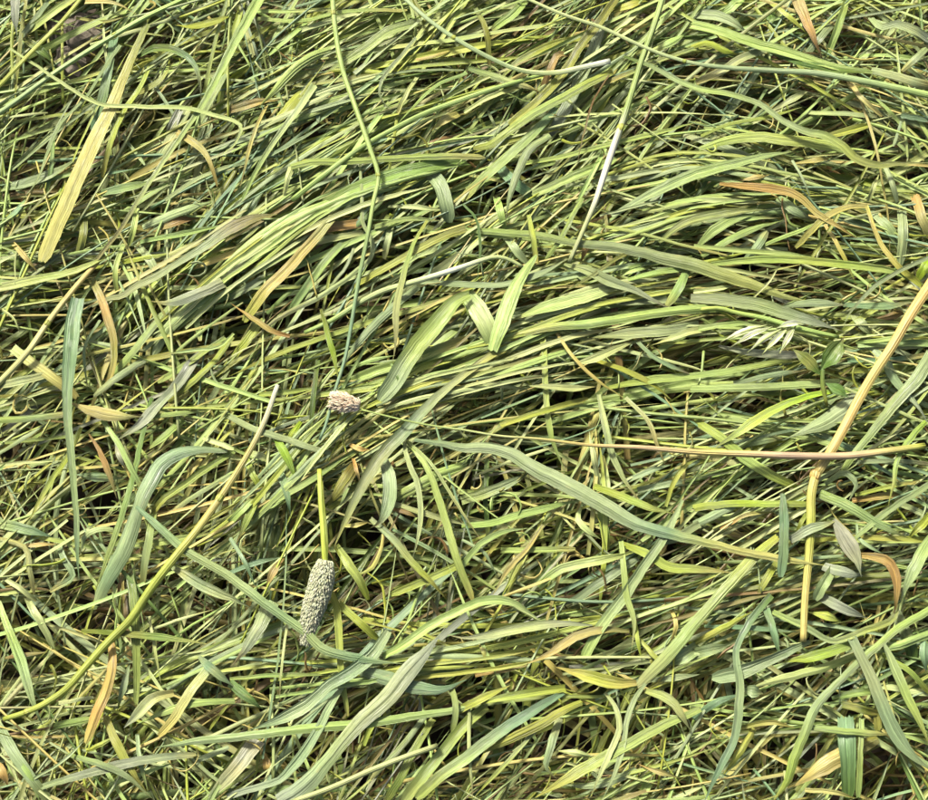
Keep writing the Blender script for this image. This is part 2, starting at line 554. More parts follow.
# traced pieces too small to be picked out one by one join the litter
LOOSE = """
b||ol>yg;2.8>3>1.4;-188.4,175.1,-2.9 -170.6,182.8,3.7 -164.3,195.6,-1.4|
r||yg;1.4;-232.7,147.0,-8.4 -214.7,146.5,-6.9|
r||sg;1.8;-191.6,152.6,-2.9 -178.1,134.6,-2.1|
r||pl;1.4;-261.7,163.3,-5.2 -245.5,162.7,2.4 -234.4,166.0,-2.6|
r||gy;4.3>5>3.7;-159.7,167.0,-1.6 -166.2,152.2,-1.8|
b||ol;1.6>1.8>0.94;-221.6,224.0,-3.9 -202.1,219.1,2.1 -187.8,226.0,-2.8|
b||st;2.5>2.3>0.94;-216.1,232.1,-0.4 -196.0,227.8,6.1 -185.6,223.6,0.6|
r||dg;1.8>2.3>2.1;-230.1,152.5,-2.4 -229.4,126.9,2.7 -233.3,114.7,-4.1|
r||pl;3.7>3>2.1;-95.4,131.8,3.2 -96.7,123.4,8.3 -100.0,114.4,1.1|
r||lg;2.1;-119.7,227.6,-2.8 -96.2,225.1,2.2 -75.5,229.5,-3.5|
b||or>yg;1.6>2.1>1.2;-33.7,196.1,-0.8 -18.0,196.1,5.7 0.3,205.8,-0.4|
r||pl;2.1>2.8>2.3;-26.5,185.5,0.8 -33.2,171.4,5.9 -38.3,161.9,-0.1|
r||tg;2.3;-83.7,173.9,3.4 -81.2,157.2,4.3|
r||sg;1.6;-80.9,162.7,1.6 -66.7,171.5,5.5 -46.3,186.8,-2.0|
b||yg;2.3>2.5>1.2;-45.4,113.8,0.5 -31.5,120.3,4.7 -17.9,129.8,-3.1|
l||br;1.6>3.7>3.2>0.94;0.3,156.3,-8.3 -17.9,148.2,-2.9 -33.5,145.0,-8.0|
b||st;3.7>4.8>1.4;-3.2,165.6,-3.5 -10.9,159.6,1.9 -18.7,155.5,-4.4|
l||yg;1.6>3.4>1.6;-109.3,222.0,-7.2 -116.0,213.0,0.4 -125.1,209.3,-4.7|
r||lg;2.3>2.8>2.3;-89.6,221.2,-3.9 -98.5,208.4,3.7 -110.1,199.7,-0.4|
r||pl;2.1>2.8>2.3;0.0,166.8,-4.7 14.0,173.2,1.6 31.2,182.2,-5.5|
l||lg;2.1>4.6>3.2;128.3,215.7,-3.6 112.9,204.2,2.9 103.7,203.4,-3.6|
r||yg;3.9>4.6>3.2;103.8,235.9,-3.9 92.3,228.2,2.3 84.4,228.1,-3.8|
r||lg;2.1>2.5>2.3;79.2,144.7,-3.5 69.1,123.3,4.7 63.1,112.8,-0.6|
r||sg;3.7>4.1>3.7;261.2,203.5,1.2 251.4,192.6,8.6 246.0,188.4,2.8|
r||tg;3.2;244.4,162.5,2.1 260.9,159.4,2.5|
l||or>st;0.94>3>2.1;151.5,124.0,1.9 159.2,123.2,8.7 169.2,126.7,3.9|
r||st;2.3>2.8>2.3;216.6,181.0,2.6 223.4,167.2,8.7 233.6,161.4,3.0|
b||yg;2.8>3>1.8;174.3,232.5,-0.3 184.5,219.3,6.3 195.1,211.1,1.1|
r||lg;5>5.7>4.3;160.6,238.4,-5.9 152.0,228.3,0.4 146.4,225.7,-5.2|
b||pl;1.4>3.9>3.7;172.7,165.2,1.0 182.3,169.7,6.3 193.2,177.8,-0.4|
l||st;1.2>3>2.5;181.4,134.4,0.1 194.7,134.5,5.7 205.5,138.9,-1.0|
r||sg;3>3.2>3;233.9,133.9,1.5 236.4,119.5,7.1 239.7,111.5,0.8|
b||pl;2.3>2.5>0.94;223.7,112.1,1.4 225.2,118.0,7.3 230.6,128.3,0.9|
b||sg;1.4;181.3,134.1,7.0 185.9,120.6,11.9 191.0,110.3,6.5|
r||sg;1.6;244.1,158.3,3.3 239.1,143.9,2.3|
b||sg;0.94;168.9,171.7,11.2 177.2,177.4,12.5 190.5,183.0,9.9|
r||dg;1.8;259.6,234.6,-1.4 259.9,213.7,0.6|
r||sg;2.5;-203.8,32.7,-2.9 -189.0,29.4,1.7 -173.4,28.2,-5.2|
b||sg;1.6;-198.5,44.8,-1.0 -204.2,29.0,6.2 -202.7,4.5,1.5|
b||lg;1.4>1.6>1.4;-124.7,35.9,3.5 -132.5,27.2,7.9 -144.6,25.9,7.3 -165.1,24.3,1.7|
r||tg;2.8>3.2>2.8;-258.8,98.8,-4.4 -248.1,105.8,0.6 -242.9,116.7,-5.6|
b||st;2.5>3.2>1.6;-249.1,89.2,-1.6 -238.3,77.1,5.0 -233.4,71.0,-0.8|
r||lg;2.8>3.2>2.5;-179.5,105.9,6.7 -179.7,92.2,11.3 -183.3,84.7,5.6|
r||lg;2.3>2.8>2.3;-187.3,87.8,0.4 -190.2,70.0,5.0 -189.5,57.8,-1.7|
r||lg;3;-147.1,52.7,-1.5 -143.9,33.4,-2.9|
b||dg;1.2;-39.3,18.4,7.2 -35.8,10.3,9.4 -31.8,2.5,7.6|
b||sg;1.8;-59.0,90.8,-0.0 -63.9,74.5,4.1 -72.0,63.7,2.4 -78.7,56.3,-4.2|
b||pl;1.4>3.2>2.5;-41.9,109.6,-0.0 -25.9,107.3,4.6 -10.1,108.2,-2.9|
b||lg;2.1>2.5>1.6;-60.1,19.3,-2.5 -49.6,21.3,3.7 -37.1,25.0,-1.2|
r||sg;2.3;-26.0,2.2,-0.4 -14.5,6.7,7.0 0.9,14.2,3.3|
r||sg;3.7;-39.9,100.4,-2.8 -41.6,89.0,3.4 -44.1,80.3,-2.9|
l||or;1.4>3.4>1.6;69.8,92.6,-3.1 66.5,83.5,2.9 63.7,76.8,-3.3|
r||lg;3.2>4.1>3.2;81.7,69.8,-1.6 92.7,72.2,4.7 103.9,76.6,-1.8|
r||sg;3.9>4.8>3.9;23.2,91.8,-1.5 27.4,84.2,4.9 34.3,76.7,-0.6|
r||lg;3.7>4.1>3.2;18.1,115.7,-2.8 20.4,103.4,3.4 22.4,97.4,-2.4|
r||bg;4.3>5>4.3;257.2,81.3,-1.7 251.4,72.9,4.7 248.6,67.5,-1.1|
b||pl;2.1>2.8>1.2;125.5,60.6,-0.1 138.5,60.9,4.6 150.1,65.4,-2.6|
b||pl;1.1;157.4,56.2,2.9 165.2,63.6,7.4 172.7,75.1,3.0|
b||sg;5.5>5.9>3.9;214.5,49.6,-5.5 217.5,41.8,-0.1 223.6,36.6,-6.1|
b||or>yg;1.8>2.3>1.6;199.3,98.9,-0.4 203.7,87.2,4.7 207.5,78.8,4.0 216.1,64.6,-3.1|
l||br;1.6>4.6>2.1;223.3,46.5,-8.5 234.6,47.8,-1.7 246.8,53.9,-7.1|
l||gy;1.2>3>1.4;-186.9,-22.9,1.6 -182.2,-32.8,7.7 -179.8,-39.2,1.9|
r||st;1.6;-209.8,-37.4,1.8 -195.0,-37.9,8.2 -184.3,-35.8,2.0|
l||tg;2.1>5>4.8>2.1;-208.1,-39.8,-5.3 -193.8,-42.4,1.1 -181.1,-41.7,-4.9|
b||or>st;1.6>2.5>1.6;-234.7,-78.0,-3.0 -223.2,-78.7,2.9 -214.2,-77.2,-2.7|
r||pl;2.5;-242.6,-95.0,-1.7 -230.6,-102.4,4.2 -224.7,-107.7,-1.7|
b||sg;2.1>2.3>1.4;-248.6,-29.1,0.8 -235.6,-23.4,7.9 -220.9,-11.9,3.3|
r||pl;2.5>3;-139.2,-21.3,1.8 -122.9,-27.1,2.2|
r||st;2.8>3.4>2.8;-149.7,-42.3,-4.1 -144.7,-37.7,1.1 -141.4,-31.1,-5.7|
b||pl;2.5>3.2>3.2>2.1;-185.1,-70.5,1.4 -192.4,-70.5,6.7 -198.4,-73.7,5.9 -202.6,-82.8,-0.9|
b||or>br;2.1>2.1>1.4;-180.4,-89.2,-3.7 -180.4,-98.2,1.9 -183.0,-106.8,-4.7|
b||or;2.1>2.8>1.6;-61.4,-24.2,-0.7 -55.6,-27.6,5.4 -49.9,-27.2,-0.8|
b||or;1.6>2.1>0.94;-59.2,-32.2,0.6 -56.6,-40.0,6.9 -55.3,-46.5,1.2|
r||pl;3.2>3.9>3.2;-114.5,-28.5,-2.8 -108.9,-31.4,3.6 -103.1,-33.1,-2.0|
r||yg;3>3.4>2.8;-116.5,-31.8,-1.5 -111.0,-43.1,5.1 -106.4,-50.9,-0.5|
r||lg;3.7;-124.1,-66.5,0.9 -116.3,-59.8,5.9 -110.8,-52.2,-0.8|
b||st;1.4>2.5>1.6;-64.0,-68.1,-0.0 -56.2,-68.5,6.3 -50.3,-66.2,0.5|
b||st>yg;1.4>1.8>2.5>3;-42.5,-72.9,4.3 -43.5,-82.0,9.1 -47.9,-91.1,8.6 -57.4,-95.1,3.1|
b||br;2.1>2.5>1.6;-38.2,-58.8,1.4 -30.0,-62.0,7.1 -20.3,-64.8,0.5|
b||br>or;1.6>4.6>2.1;-95.6,-85.3,-2.6 -99.9,-93.2,4.3 -104.2,-101.9,-0.5|
b||tg;2.1;-123.9,-74.4,0.5 -114.6,-88.3,7.4 -109.1,-100.9,2.2|
b||tg;2.1>3>1.8;-123.3,-93.1,0.7 -108.4,-88.1,5.1 -95.6,-84.4,-2.0|
b||pl;2.3>3>1.4;71.8,-46.4,0.6 68.9,-32.7,7.3 66.9,-17.4,1.6|
b||sg;1.4>1.8>1.6;-1.3,-75.2,-1.9 10.5,-82.6,3.1 17.4,-94.5,-3.3|
b||sg;2.5>2.8>2.1;85.1,-45.2,1.6 97.9,-40.0,6.6 111.6,-35.1,-0.5|
b||yg;1.8>2.8>2.5;107.3,-57.7,-0.0 112.6,-43.1,5.2 118.1,-36.3,4.8 125.1,-32.3,-1.3|
b||pl;1.4>3.4>3.2>2.1;62.5,-58.2,-0.8 60.0,-65.6,4.1 65.8,-71.5,3.8 72.6,-75.1,-2.1|
r||pl;1.2;50.2,-60.7,-0.3 58.6,-70.0,-0.8|
b||sg;1.2>2.3>1.8;206.6,-67.8,5.9 206.3,-77.0,11.2 211.9,-81.0,11.6 218.8,-83.7,6.8|
r||sg;3.2;230.5,-56.1,0.2 247.7,-63.7,-0.2|
b||or>yg;1.6>2.3>1.8;135.9,-70.0,-0.8 148.7,-63.0,4.9 164.9,-61.0,-0.2|
b||yg;1.8>2.3>1.8;182.3,-60.3,-0.4 177.5,-67.0,5.1 175.2,-72.9,-1.2|
b||yg;3.9>4.6>3.2;247.9,-61.6,-0.4 237.8,-70.6,7.4 233.0,-75.9,2.2|
b||sg;1.4>1.4>2.1;-219.1,-198.2,4.5 -200.9,-187.5,10.8 -194.3,-179.5,6.0|
l||or;2.1>5.7>3.2;-241.4,-189.0,-4.4 -236.0,-195.1,1.9 -234.1,-202.2,-4.0|
b||br;1.2>2.5>1.8;-239.9,-137.2,-1.6 -227.1,-135.9,4.9 -217.2,-134.1,-1.1|
r||pl;2.1;-176.0,-154.9,1.0 -161.9,-152.7,0.9|
r||pl;2.1;-209.2,-160.3,1.8 -191.3,-157.2,1.4|
b||pl;1.5;-164.2,-115.8,1.8 -159.5,-133.5,7.3 -157.2,-150.5,0.7|
b||pl;1.4;-164.4,-123.1,0.9 -144.3,-117.0,9.5 -130.3,-112.5,4.5|
l||sg;2.1>3.9>2.1;-174.3,-138.8,-3.8 -175.9,-151.8,2.4 -179.9,-164.4,-3.0|
b||yg;2.1>2.5>1.8;-194.0,-184.2,0.6 -184.5,-180.7,6.4 -177.8,-176.2,-0.0|
b||sg;1.8>2.3>2.1;-168.6,-175.8,-0.5 -165.2,-188.8,5.6 -161.7,-204.5,-0.5|
r||sg;2.8;-137.9,-189.3,-2.9 -121.3,-182.5,-2.4|
b||pl;1.3;-91.6,-119.3,5.7 -93.3,-141.3,11.6 -94.8,-158.8,6.1|
b||yg;1.8;-105.1,-178.3,-0.7 -107.1,-197.2,-3.1|
b||or>st;1.6>4.6>2.8;-103.7,-185.9,-7.7 -101.3,-191.5,-2.2 -101.4,-198.0,-9.0|
r||pl;2.8;-19.9,-142.3,-2.6 0.9,-141.3,-2.0|
l||pl;1.8>3.4>1.6;67.2,-187.9,2.2 56.0,-185.1,8.1 46.2,-184.3,1.9|
l||or>st;1.2>3>1.6;89.4,-191.2,1.6 99.1,-194.8,7.2 110.7,-197.9,0.6|
r||lg;5;94.4,-200.0,-2.9 89.5,-209.5,-1.7|
b||sg;2.1>3.4>3;97.4,-148.6,-6.5 107.6,-147.5,0.3 122.6,-145.6,-3.9|
b||yg;1.8>2.8>0.94;90.7,-126.0,-0.3 98.3,-135.9,5.1 110.9,-145.0,1.1|
b||yg;2.5>2.1>0.72;88.8,-117.7,0.6 90.0,-128.9,5.2 92.5,-139.8,0.2|
b||st;1.6>2.3>1.2;108.6,-112.1,-1.5 110.5,-120.5,4.3 106.5,-131.1,-2.8|
b||st;2.8>2.5>1.4;7.8,-126.6,-1.4 10.4,-134.6,4.5 12.5,-142.7,-1.5|
b||tg;3.2>4.8>2.5;240.2,-125.5,2.1 237.7,-136.0,7.2 239.8,-144.7,0.5|
b||st;2.1>2.5>2.1;174.2,-203.9,0.2 188.6,-204.9,6.8 200.1,-208.2,0.7|
b||ol>st;2.1>2.8>1.8;140.7,-173.3,0.9 156.7,-170.1,8.5 169.9,-172.9,3.0|
l||yg;1.4>5>2.5;180.1,-113.3,-1.9 188.4,-116.0,4.3 198.1,-118.6,-1.4|
l||sg;2.1>6.8>2.5;143.8,-153.4,2.0 147.8,-154.4,8.2 154.6,-155.6,2.6|
b||yg;2>2.5>2.5>1.8;-130.4,59.2,1.4 -103.9,81.3,6.1 -75.7,103.2,9.4 -36.8,122.1,2.0|
b||lg;1.1>1.4>1.4>0.97;-148.5,58.4,-1.8 -119.2,84.5,3.2 -88.4,107.7,5.5 -46.5,129.8,-0.9|
b||lg;1.5>1.9>1.9>1.3;-154.2,53.4,-2.7 -131.6,69.6,3.6 -108.3,84.5,2.3 -84.8,99.7,-1.7|
b||lg;1.8>2.3>2.3>1.6;-125.2,72.0,2.0 -101.7,87.0,7.2 -78.6,102.7,10.0 -48.5,116.7,4.3|
b||lg;1.2>1.5>1.5>1;-107.7,78.6,0.4 -87.0,93.9,7.9 -64.4,109.1,10.5 -35.1,124.7,1.9|
b||sg;2.3>2.9>2.9>2;-112.5,84.4,-0.3 -84.6,101.3,7.9 -50.0,116.4,8.9 -11.3,132.8,-1.4|
b||pl;2.3>2.8>2.8>2;-109.2,79.7,0.9 -82.5,94.7,8.7 -52.2,107.4,10.6 -15.9,121.8,0.7|
b||pl;1.4>1.8>1.8>1.3;-151.4,39.6,0.5 -125.5,61.7,7.3 -99.2,81.1,6.1 -71.9,101.0,3.5|
b||pl;1.2>1.5>1.5>1;-156.8,46.3,-3.4 -129.0,68.5,3.4 -99.9,87.9,2.4 -70.3,106.9,-0.1|
b||pl;2.1>2.6>2.6>1.8;-174.3,28.1,-2.7 -146.9,51.4,5.5 -120.4,75.9,4.9 -91.5,98.2,-0.1|
b||lg;2.3>2.9>2.9>2;-120.9,77.7,-1.5 -94.5,95.5,5.0 -65.3,113.0,8.0 -28.5,129.7,-1.7|
b||lg;1.7>2.1>2.1>1.5;-116.9,85.7,0.8 -83.9,103.8,9.1 -42.0,119.1,8.9 3.0,135.1,-0.6|
b||lg;2.3>2.9>2.9>2;-127.0,72.1,0.3 -96.4,91.4,5.9 -63.3,109.4,9.2 -20.8,126.3,-0.9|
b||lg;1.9>2.4>2.4>1.7;-142.1,57.5,0.7 -117.6,75.6,5.5 -91.7,92.3,6.1 -64.4,108.2,3.1|
b||lg;1.9>2.4>2.4>1.7;-154.3,44.9,-0.4 -132.2,62.9,6.5 -110.1,80.1,5.1 -86.9,97.4,0.9|
b||yg;1.3>1.6>1.6>1.1;-176.3,33.6,-2.2 -146.7,59.0,6.3 -116.5,85.4,5.1 -84.8,109.1,1.9|
b||lg;1.9>2.3>2.3>1.6;-157.1,39.2,-0.8 -128.8,59.5,6.5 -100.7,77.6,5.0 -70.8,95.8,2.1|
b||lg;2.2>2.8>2.8>1.9;-164.1,41.1,-0.6 -134.7,66.7,7.2 -103.6,90.8,6.1 -69.4,113.5,3.9|
b||yg;1.6>2>2>1.4;-29.1,10.5,-6.7 -5.7,16.5,2.4 19.6,26.5,4.1 45.4,39.0,-4.0|
b||pl;1.6>2>2>1.4;8.6,34.0,1.0 37.8,43.8,5.2 73.5,52.6,4.9 111.7,60.8,-0.2|
b||lg;1.2>1.5>1.5>1.1;7.0,19.6,0.2 31.5,28.9,6.0 57.1,39.6,3.9 89.6,48.4,-1.2|
b||lg;1.7>2.1>2.1>1.5;-50.5,13.8,-5.5 -23.2,20.3,2.9 4.6,29.2,6.2 34.5,42.4,-1.2|
b||sg;1.5>1.8>1.8>1.3;-5.3,22.2,-1.5 26.1,34.3,5.2 60.7,48.0,2.9 102.1,58.7,-1.5|
b||pl;2.3>2.9>2.9>2;2.8,14.3,0.6 29.4,23.0,7.5 55.9,33.2,5.3 90.7,41.2,-0.4|
b||lg;1.9>2.4>2.4>1.7;-20.2,19.4,-2.4 2.3,25.2,6.5 26.1,34.5,6.3 50.8,46.0,-1.8|
b||lg;1.4>1.8>1.8>1.3;-26.3,18.3,-3.3 4.0,25.2,6.5 36.0,36.6,5.5 73.6,47.4,-1.6|
b||yg;2.3>2.9>2.9>2;0.6,22.5,0.8 33.5,37.0,6.2 72.6,51.2,5.0 116.8,64.2,-0.5|
b||lg;1.4>1.7>1.7>1.2;8.6,35.7,-1.5 35.5,42.6,3.0 66.7,49.4,2.1 101.2,54.9,-2.4|
b||lg;1.9>2.4>2.4>1.7;-7.2,15.5,0.4 18.0,24.7,8.4 43.3,36.4,6.5 74.2,47.1,-0.2|
b||yg;1.2>1.5>1.5>1.1;-23.8,23.7,-1.5 10.0,28.6,7.9 45.5,37.8,6.0 88.6,44.0,0.2|
b||lg;1>1.3>1.3>0.88;-14.3,18.5,-3.9 10.9,27.2,4.6 36.8,39.1,3.1 67.8,51.1,-4.0|
b||yg;1.6>2>2>1.4;-47.6,0.3,-1.4 -15.6,6.1,6.5 18.5,14.9,10.4 53.5,27.5,2.4|
b||pl;1.3>1.6>1.6>1.1;-43.0,2.0,0.8 -18.8,10.2,8.6 6.4,15.8,11.9 33.3,23.4,6.2|
b||pl;2.1>2.7>2.7>1.9;-46.8,0.3,-2.6 -24.1,7.8,4.5 0.6,11.8,7.7 25.3,17.5,3.3|
b||pl;2.3>2.9>2.9>2;-37.8,5.7,-3.3 -13.2,10.1,5.1 11.8,13.0,8.1 39.0,17.8,2.0|
b||pl;1.5>1.8>1.8>1.3;-17.0,2.2,1.9 8.6,7.1,11.2 35.1,13.7,12.1 69.3,21.6,3.5|
b||sg;1.1>1.3>1.3>0.94;-47.1,-3.2,0.3 -22.8,4.7,7.2 3.8,8.7,10.6 30.5,14.5,6.0|
b||yg;1.8>2.3>2.3>1.6;-65.5,-9.6,0.1 -40.7,0.3,5.0 -14.8,9.1,7.2 12.7,15.9,4.5|
b||pl;1.5>1.9>1.9>1.3;-47.3,6.4,-2.3 -23.3,10.7,5.2 1.4,11.7,8.4 26.1,14.4,3.9|
b||pl;1.4>1.8>1.8>1.2;-57.1,-1.8,-0.3 -28.0,8.9,6.2 4.5,15.3,10.3 39.3,23.0,4.5|
b||pl;1.6>2>2>1.4;-52.1,-8.9,0.7 -27.6,-1.2,6.6 -2.3,3.2,9.5 24.5,8.2,6.0|
b||lg;1.3>1.6>1.6>1.1;-65.9,-3.3,-2.7 -42.4,5.1,2.5 -17.3,13.2,4.8 8.5,18.9,2.0|
b||yg;1.4>1.7>1.7>1.2;-54.8,-9.9,-2.2 -31.4,-4.7,3.4 -8.9,-1.6,5.3 16.1,0.9,2.2|
b||pl;0.97>1.2>1.2>0.85;-34.3,-9.0,-1.2 -7.3,-0.3,6.9 22.9,7.0,10.3 60.1,15.9,2.4|
b||pl;1.6>2>2>1.4;-38.9,5.1,-2.2 -14.0,9.8,6.2 11.3,12.8,9.2 38.8,17.5,3.2|
b||pl;1.9>2.4>2.4>1.7;-17.3,2.1,-2.5 5.7,4.8,6.4 28.4,9.1,7.9 57.5,14.7,0.2|
b||sg;1.8>2.2>2.2>1.5;90.2,127.1,-6.5 108.9,131.2,-1.0 128.3,135.7,0.5 152.9,133.5,-2.5|
b||sg;1.9>2.4>2.4>1.7;97.0,125.4,-3.2 123.5,131.0,3.3 154.8,125.6,6.6 189.3,121.7,2.5|
b||lg;1.9>2.4>2.4>1.7;74.5,118.1,-4.7 101.7,122.1,-0.2 126.5,126.5,0.3 159.4,120.0,-2.5|
b||lg;1.9>2.4>2.4>1.7;96.0,134.3,-7.1 119.3,136.8,-0.3 147.1,132.2,2.7 176.7,127.0,-0.9|
b||pl;2>2.5>2.5>1.7;88.8,131.6,-6.9 111.7,135.2,-1.0 137.6,135.4,1.6 166.8,131.0,-1.4|
b||lg;2.3>2.9>2.9>2;107.3,126.4,-6.5 130.1,127.2,0.6 160.8,119.6,3.6 192.9,114.6,-0.9|
b||sg;2.3>2.9>2.9>2;56.5,122.8,-4.3 83.9,125.8,0.7 111.9,130.9,-0.1 141.6,130.5,-3.4|
b||lg;1.2>1.5>1.5>1.1;117.8,139.1,-1.9 147.9,132.6,7.4 178.9,125.2,9.6 212.1,121.2,2.5|
b||yg;1.3>1.7>1.7>1.2;67.2,125.9,-4.5 91.2,132.1,-0.1 115.6,139.9,0.2 146.8,141.1,-1.9|
b||yg;1.4>1.7>1.7>1.2;102.7,130.6,-4.8 129.4,131.6,2.7 162.3,122.6,6.0 196.8,116.7,1.1|
b||yg;1.4>1.7>1.7>1.2;77.4,123.7,-5.5 102.6,128.6,-0.8 127.8,133.8,0.5 159.6,128.8,-2.0|
b||yg;1.3>1.7>1.7>1.2;85.5,134.4,-3.9 113.0,139.6,2.2 146.8,137.4,6.1 181.9,132.7,2.2|
b||lg;2.2>2.7>2.7>1.9;120.0,98.4,-5.9 134.6,101.1,-0.3 156.3,102.0,0.8 179.0,104.5,-2.8|
b||lg;1.9>2.4>2.4>1.7;84.1,97.4,-3.2 103.6,102.5,1.5 123.8,109.7,0.3 149.2,114.5,-4.1|
b||lg;2.3>2.9>2.9>2;99.3,107.9,-3.7 117.1,110.9,1.3 138.2,114.0,1.9 162.5,115.2,-1.5|
b||sg;2.3>2.9>2.9>2;77.3,92.0,-2.6 97.0,96.3,2.7 117.4,102.9,1.1 139.9,109.2,-4.8|
b||sg;1.2>1.6>1.6>1.1;114.8,100.4,-5.3 129.3,104.2,0.1 147.1,106.0,0.8 167.9,109.0,-3.0|
b||lg;1.4>1.8>1.8>1.3;91.4,105.0,-2.1 107.8,106.9,2.9 124.9,110.8,2.3 146.4,113.0,-2.4|
b||pl;2.3>2.9>2.9>2;110.5,110.4,-4.3 127.8,112.1,1.5 150.2,111.3,3.0 173.6,111.6,-0.5|
b||lg;1.1>1.4>1.4>0.95;105.3,101.2,-1.7 123.4,106.8,3.2 145.7,110.6,4.1 171.0,114.0,1.0|
b||lg;1.4>1.8>1.8>1.3;87.1,88.9,-2.1 104.7,93.7,2.8 123.2,100.7,1.3 143.8,106.4,-4.4|
b||lg;1.1>1.4>1.4>0.95;118.8,114.9,-5.8 141.2,116.0,1.3 165.9,115.4,3.9 192.0,117.4,-0.7|
b||lg;1.7>2.2>2.2>1.5;80.0,88.8,-0.4 100.3,94.8,4.7 121.5,103.1,2.9 146.3,109.5,-2.4|
b||pl;0.99>1.2>1.2>0.87;82.8,97.9,-2.1 99.6,100.0,3.1 117.0,104.2,1.9 135.7,109.1,-4.2|
b||sg;1.2>1.5>1.5>1;75.2,104.6,-1.0 89.8,106.7,4.5 105.1,111.1,3.3 121.3,117.5,-3.3|
b||yg;2>2.5>2.5>1.7;98.2,99.4,-1.9 114.2,103.0,2.9 130.8,108.2,2.4 153.0,110.6,-2.0|
b||lg;1.4>1.7>1.7>1.2;-112.0,-65.1,0.1 -96.6,-50.3,5.6 -81.7,-34.9,6.7 -68.0,-19.1,0.5|
b||lg;1.2>1.5>1.5>1;-122.9,-55.4,-3.7 -103.2,-37.2,1.7 -84.0,-18.2,3.0 -65.7,-1.5,-4.1|
b||sg;1>1.3>1.3>0.91;-91.3,-37.3,-0.2 -75.4,-22.7,6.5 -61.4,-11.1,5.6 -48.1,0.1,-1.5|
b||lg;1.4>1.8>1.8>1.3;-112.5,-67.3,0.3 -96.2,-51.7,5.6 -80.3,-35.5,6.7 -66.0,-19.5,0.5|
b||sg;1.9>2.4>2.4>1.7;-106.3,-57.3,1.0 -87.5,-40.9,7.8 -69.5,-23.5,8.3 -54.3,-11.4,1.1|
b||lg;1.4>1.7>1.7>1.2;-104.1,-45.7,-3.9 -89.5,-34.4,3.1 -75.6,-22.1,3.7 -63.4,-11.9,-3.0|
b||lg;1.2>1.5>1.5>1.1;-78.4,-24.1,2.1 -65.9,-12.3,7.5 -54.6,-1.9,6.4 -43.5,9.8,-0.1|
b||sg;1.8>2.2>2.2>1.6;-112.2,-44.9,1.2 -98.8,-31.9,7.8 -86.2,-17.9,8.6 -73.2,-3.3,2.0|
b||sg;1.5>1.9>1.9>1.3;-122.6,-59.8,0.6 -106.1,-44.3,5.5 -90.1,-28.3,6.6 -74.2,-10.6,0.6|
b||yg;2.4>3>3>2.1;-118.1,-64.6,1.6 -102.2,-46.0,6.5 -86.7,-26.7,7.6 -71.4,-7.0,1.1|
b||lg;1.4>1.7>1.7>1.2;-102.5,-54.6,-1.6 -90.4,-40.6,5.0 -79.0,-25.5,5.6 -68.4,-10.9,-1.1|
b||pl;1.9>2.4>2.4>1.7;-92.6,-50.9,2.4 -77.3,-32.5,9.4 -63.8,-15.7,8.7 -50.9,-0.8,1.2|
b||yg;1.5>1.8>1.8>1.3;-37.6,-142.7,-1.8 -10.9,-140.0,4.3 14.6,-137.1,4.7 41.0,-132.3,-3.1|
b||yg;1.4>1.7>1.7>1.2;-31.0,-141.8,-5.4 -1.2,-137.7,1.3 28.6,-133.2,0.6 59.1,-124.2,-8.2|
b||sg;2>2.5>2.5>1.7;-65.1,-144.2,-0.2 -24.0,-135.9,3.6 10.7,-128.3,4.1 44.7,-117.8,-5.0|
b||yg;1.4>1.7>1.7>1.2;-100.1,-148.9,1.8 -56.5,-142.3,4.2 -17.2,-136.1,3.1 17.8,-130.3,-2.8|
b||yg;1.7>2.2>2.2>1.5;-39.2,-149.3,-1.4 -9.1,-145.9,4.5 19.3,-142.5,5.1 49.4,-136.0,-3.1|
b||yg;2.3>2.9>2.9>2;-14.6,-135.6,-2.3 20.6,-131.1,3.6 55.7,-122.3,0.4 91.8,-112.1,-3.6|
b||yg;1.8>2.2>2.2>1.6;-66.2,-146.5,-1.4 -30.0,-141.5,1.9 -0.6,-137.4,2.6 29.1,-132.9,-4.2|
b||lg;1.6>2>2>1.4;-101.0,-153.1,-1.7 -61.1,-149.1,1.7 -23.8,-145.3,-0.7 8.0,-142.1,-5.8|
b||lg;1.6>2>2>1.4;-97.3,-157.2,2.1 -61.4,-151.5,5.8 -27.1,-145.7,3.4 1.5,-140.6,-1.9|
b||yg;0.95>1.2>1.2>0.83;-42.1,-137.7,-5.6 -13.3,-134.0,0.6 13.8,-130.2,0.6 40.6,-124.3,-7.7|
b||lg;1.8>2.2>2.2>1.5;-67.0,-148.4,-2.7 -34.9,-143.8,0.5 -8.9,-140.0,0.8 16.8,-135.9,-4.9|
b||yg;1.4>1.7>1.7>1.2;-73.8,-147.7,1.1 -35.1,-144.3,3.6 -3.8,-141.9,4.0 27.5,-139.1,-2.1|
b||pl;2.3>2.9>2.9>2.1;52.2,58.3,-2.8 71.7,62.4,4.1 97.6,66.3,5.1 125.1,72.6,-2.7|
b||pl;1>1.3>1.3>0.88;33.8,42.6,-0.6 51.9,49.0,4.2 70.2,56.6,4.6 93.7,64.2,-0.2|
b||lg;2>2.5>2.5>1.8;56.2,45.8,-2.6 75.0,51.8,3.8 100.0,57.3,4.9 127.7,65.5,-2.8|
b||yg;0.96>1.2>1.2>0.84;60.8,53.7,-1.5 85.2,59.7,5.8 115.7,66.6,5.4 147.8,76.1,-3.7|
b||yg;1.8>2.3>2.3>1.6;47.5,44.9,-0.8 71.7,51.5,5.3 101.8,56.9,6.6 136.0,65.1,-2.0|
b||sg;2.1>2.6>2.6>1.8;32.4,63.7,-3.0 56.5,67.9,3.2 85.5,72.9,4.9 118.5,78.7,-2.5|
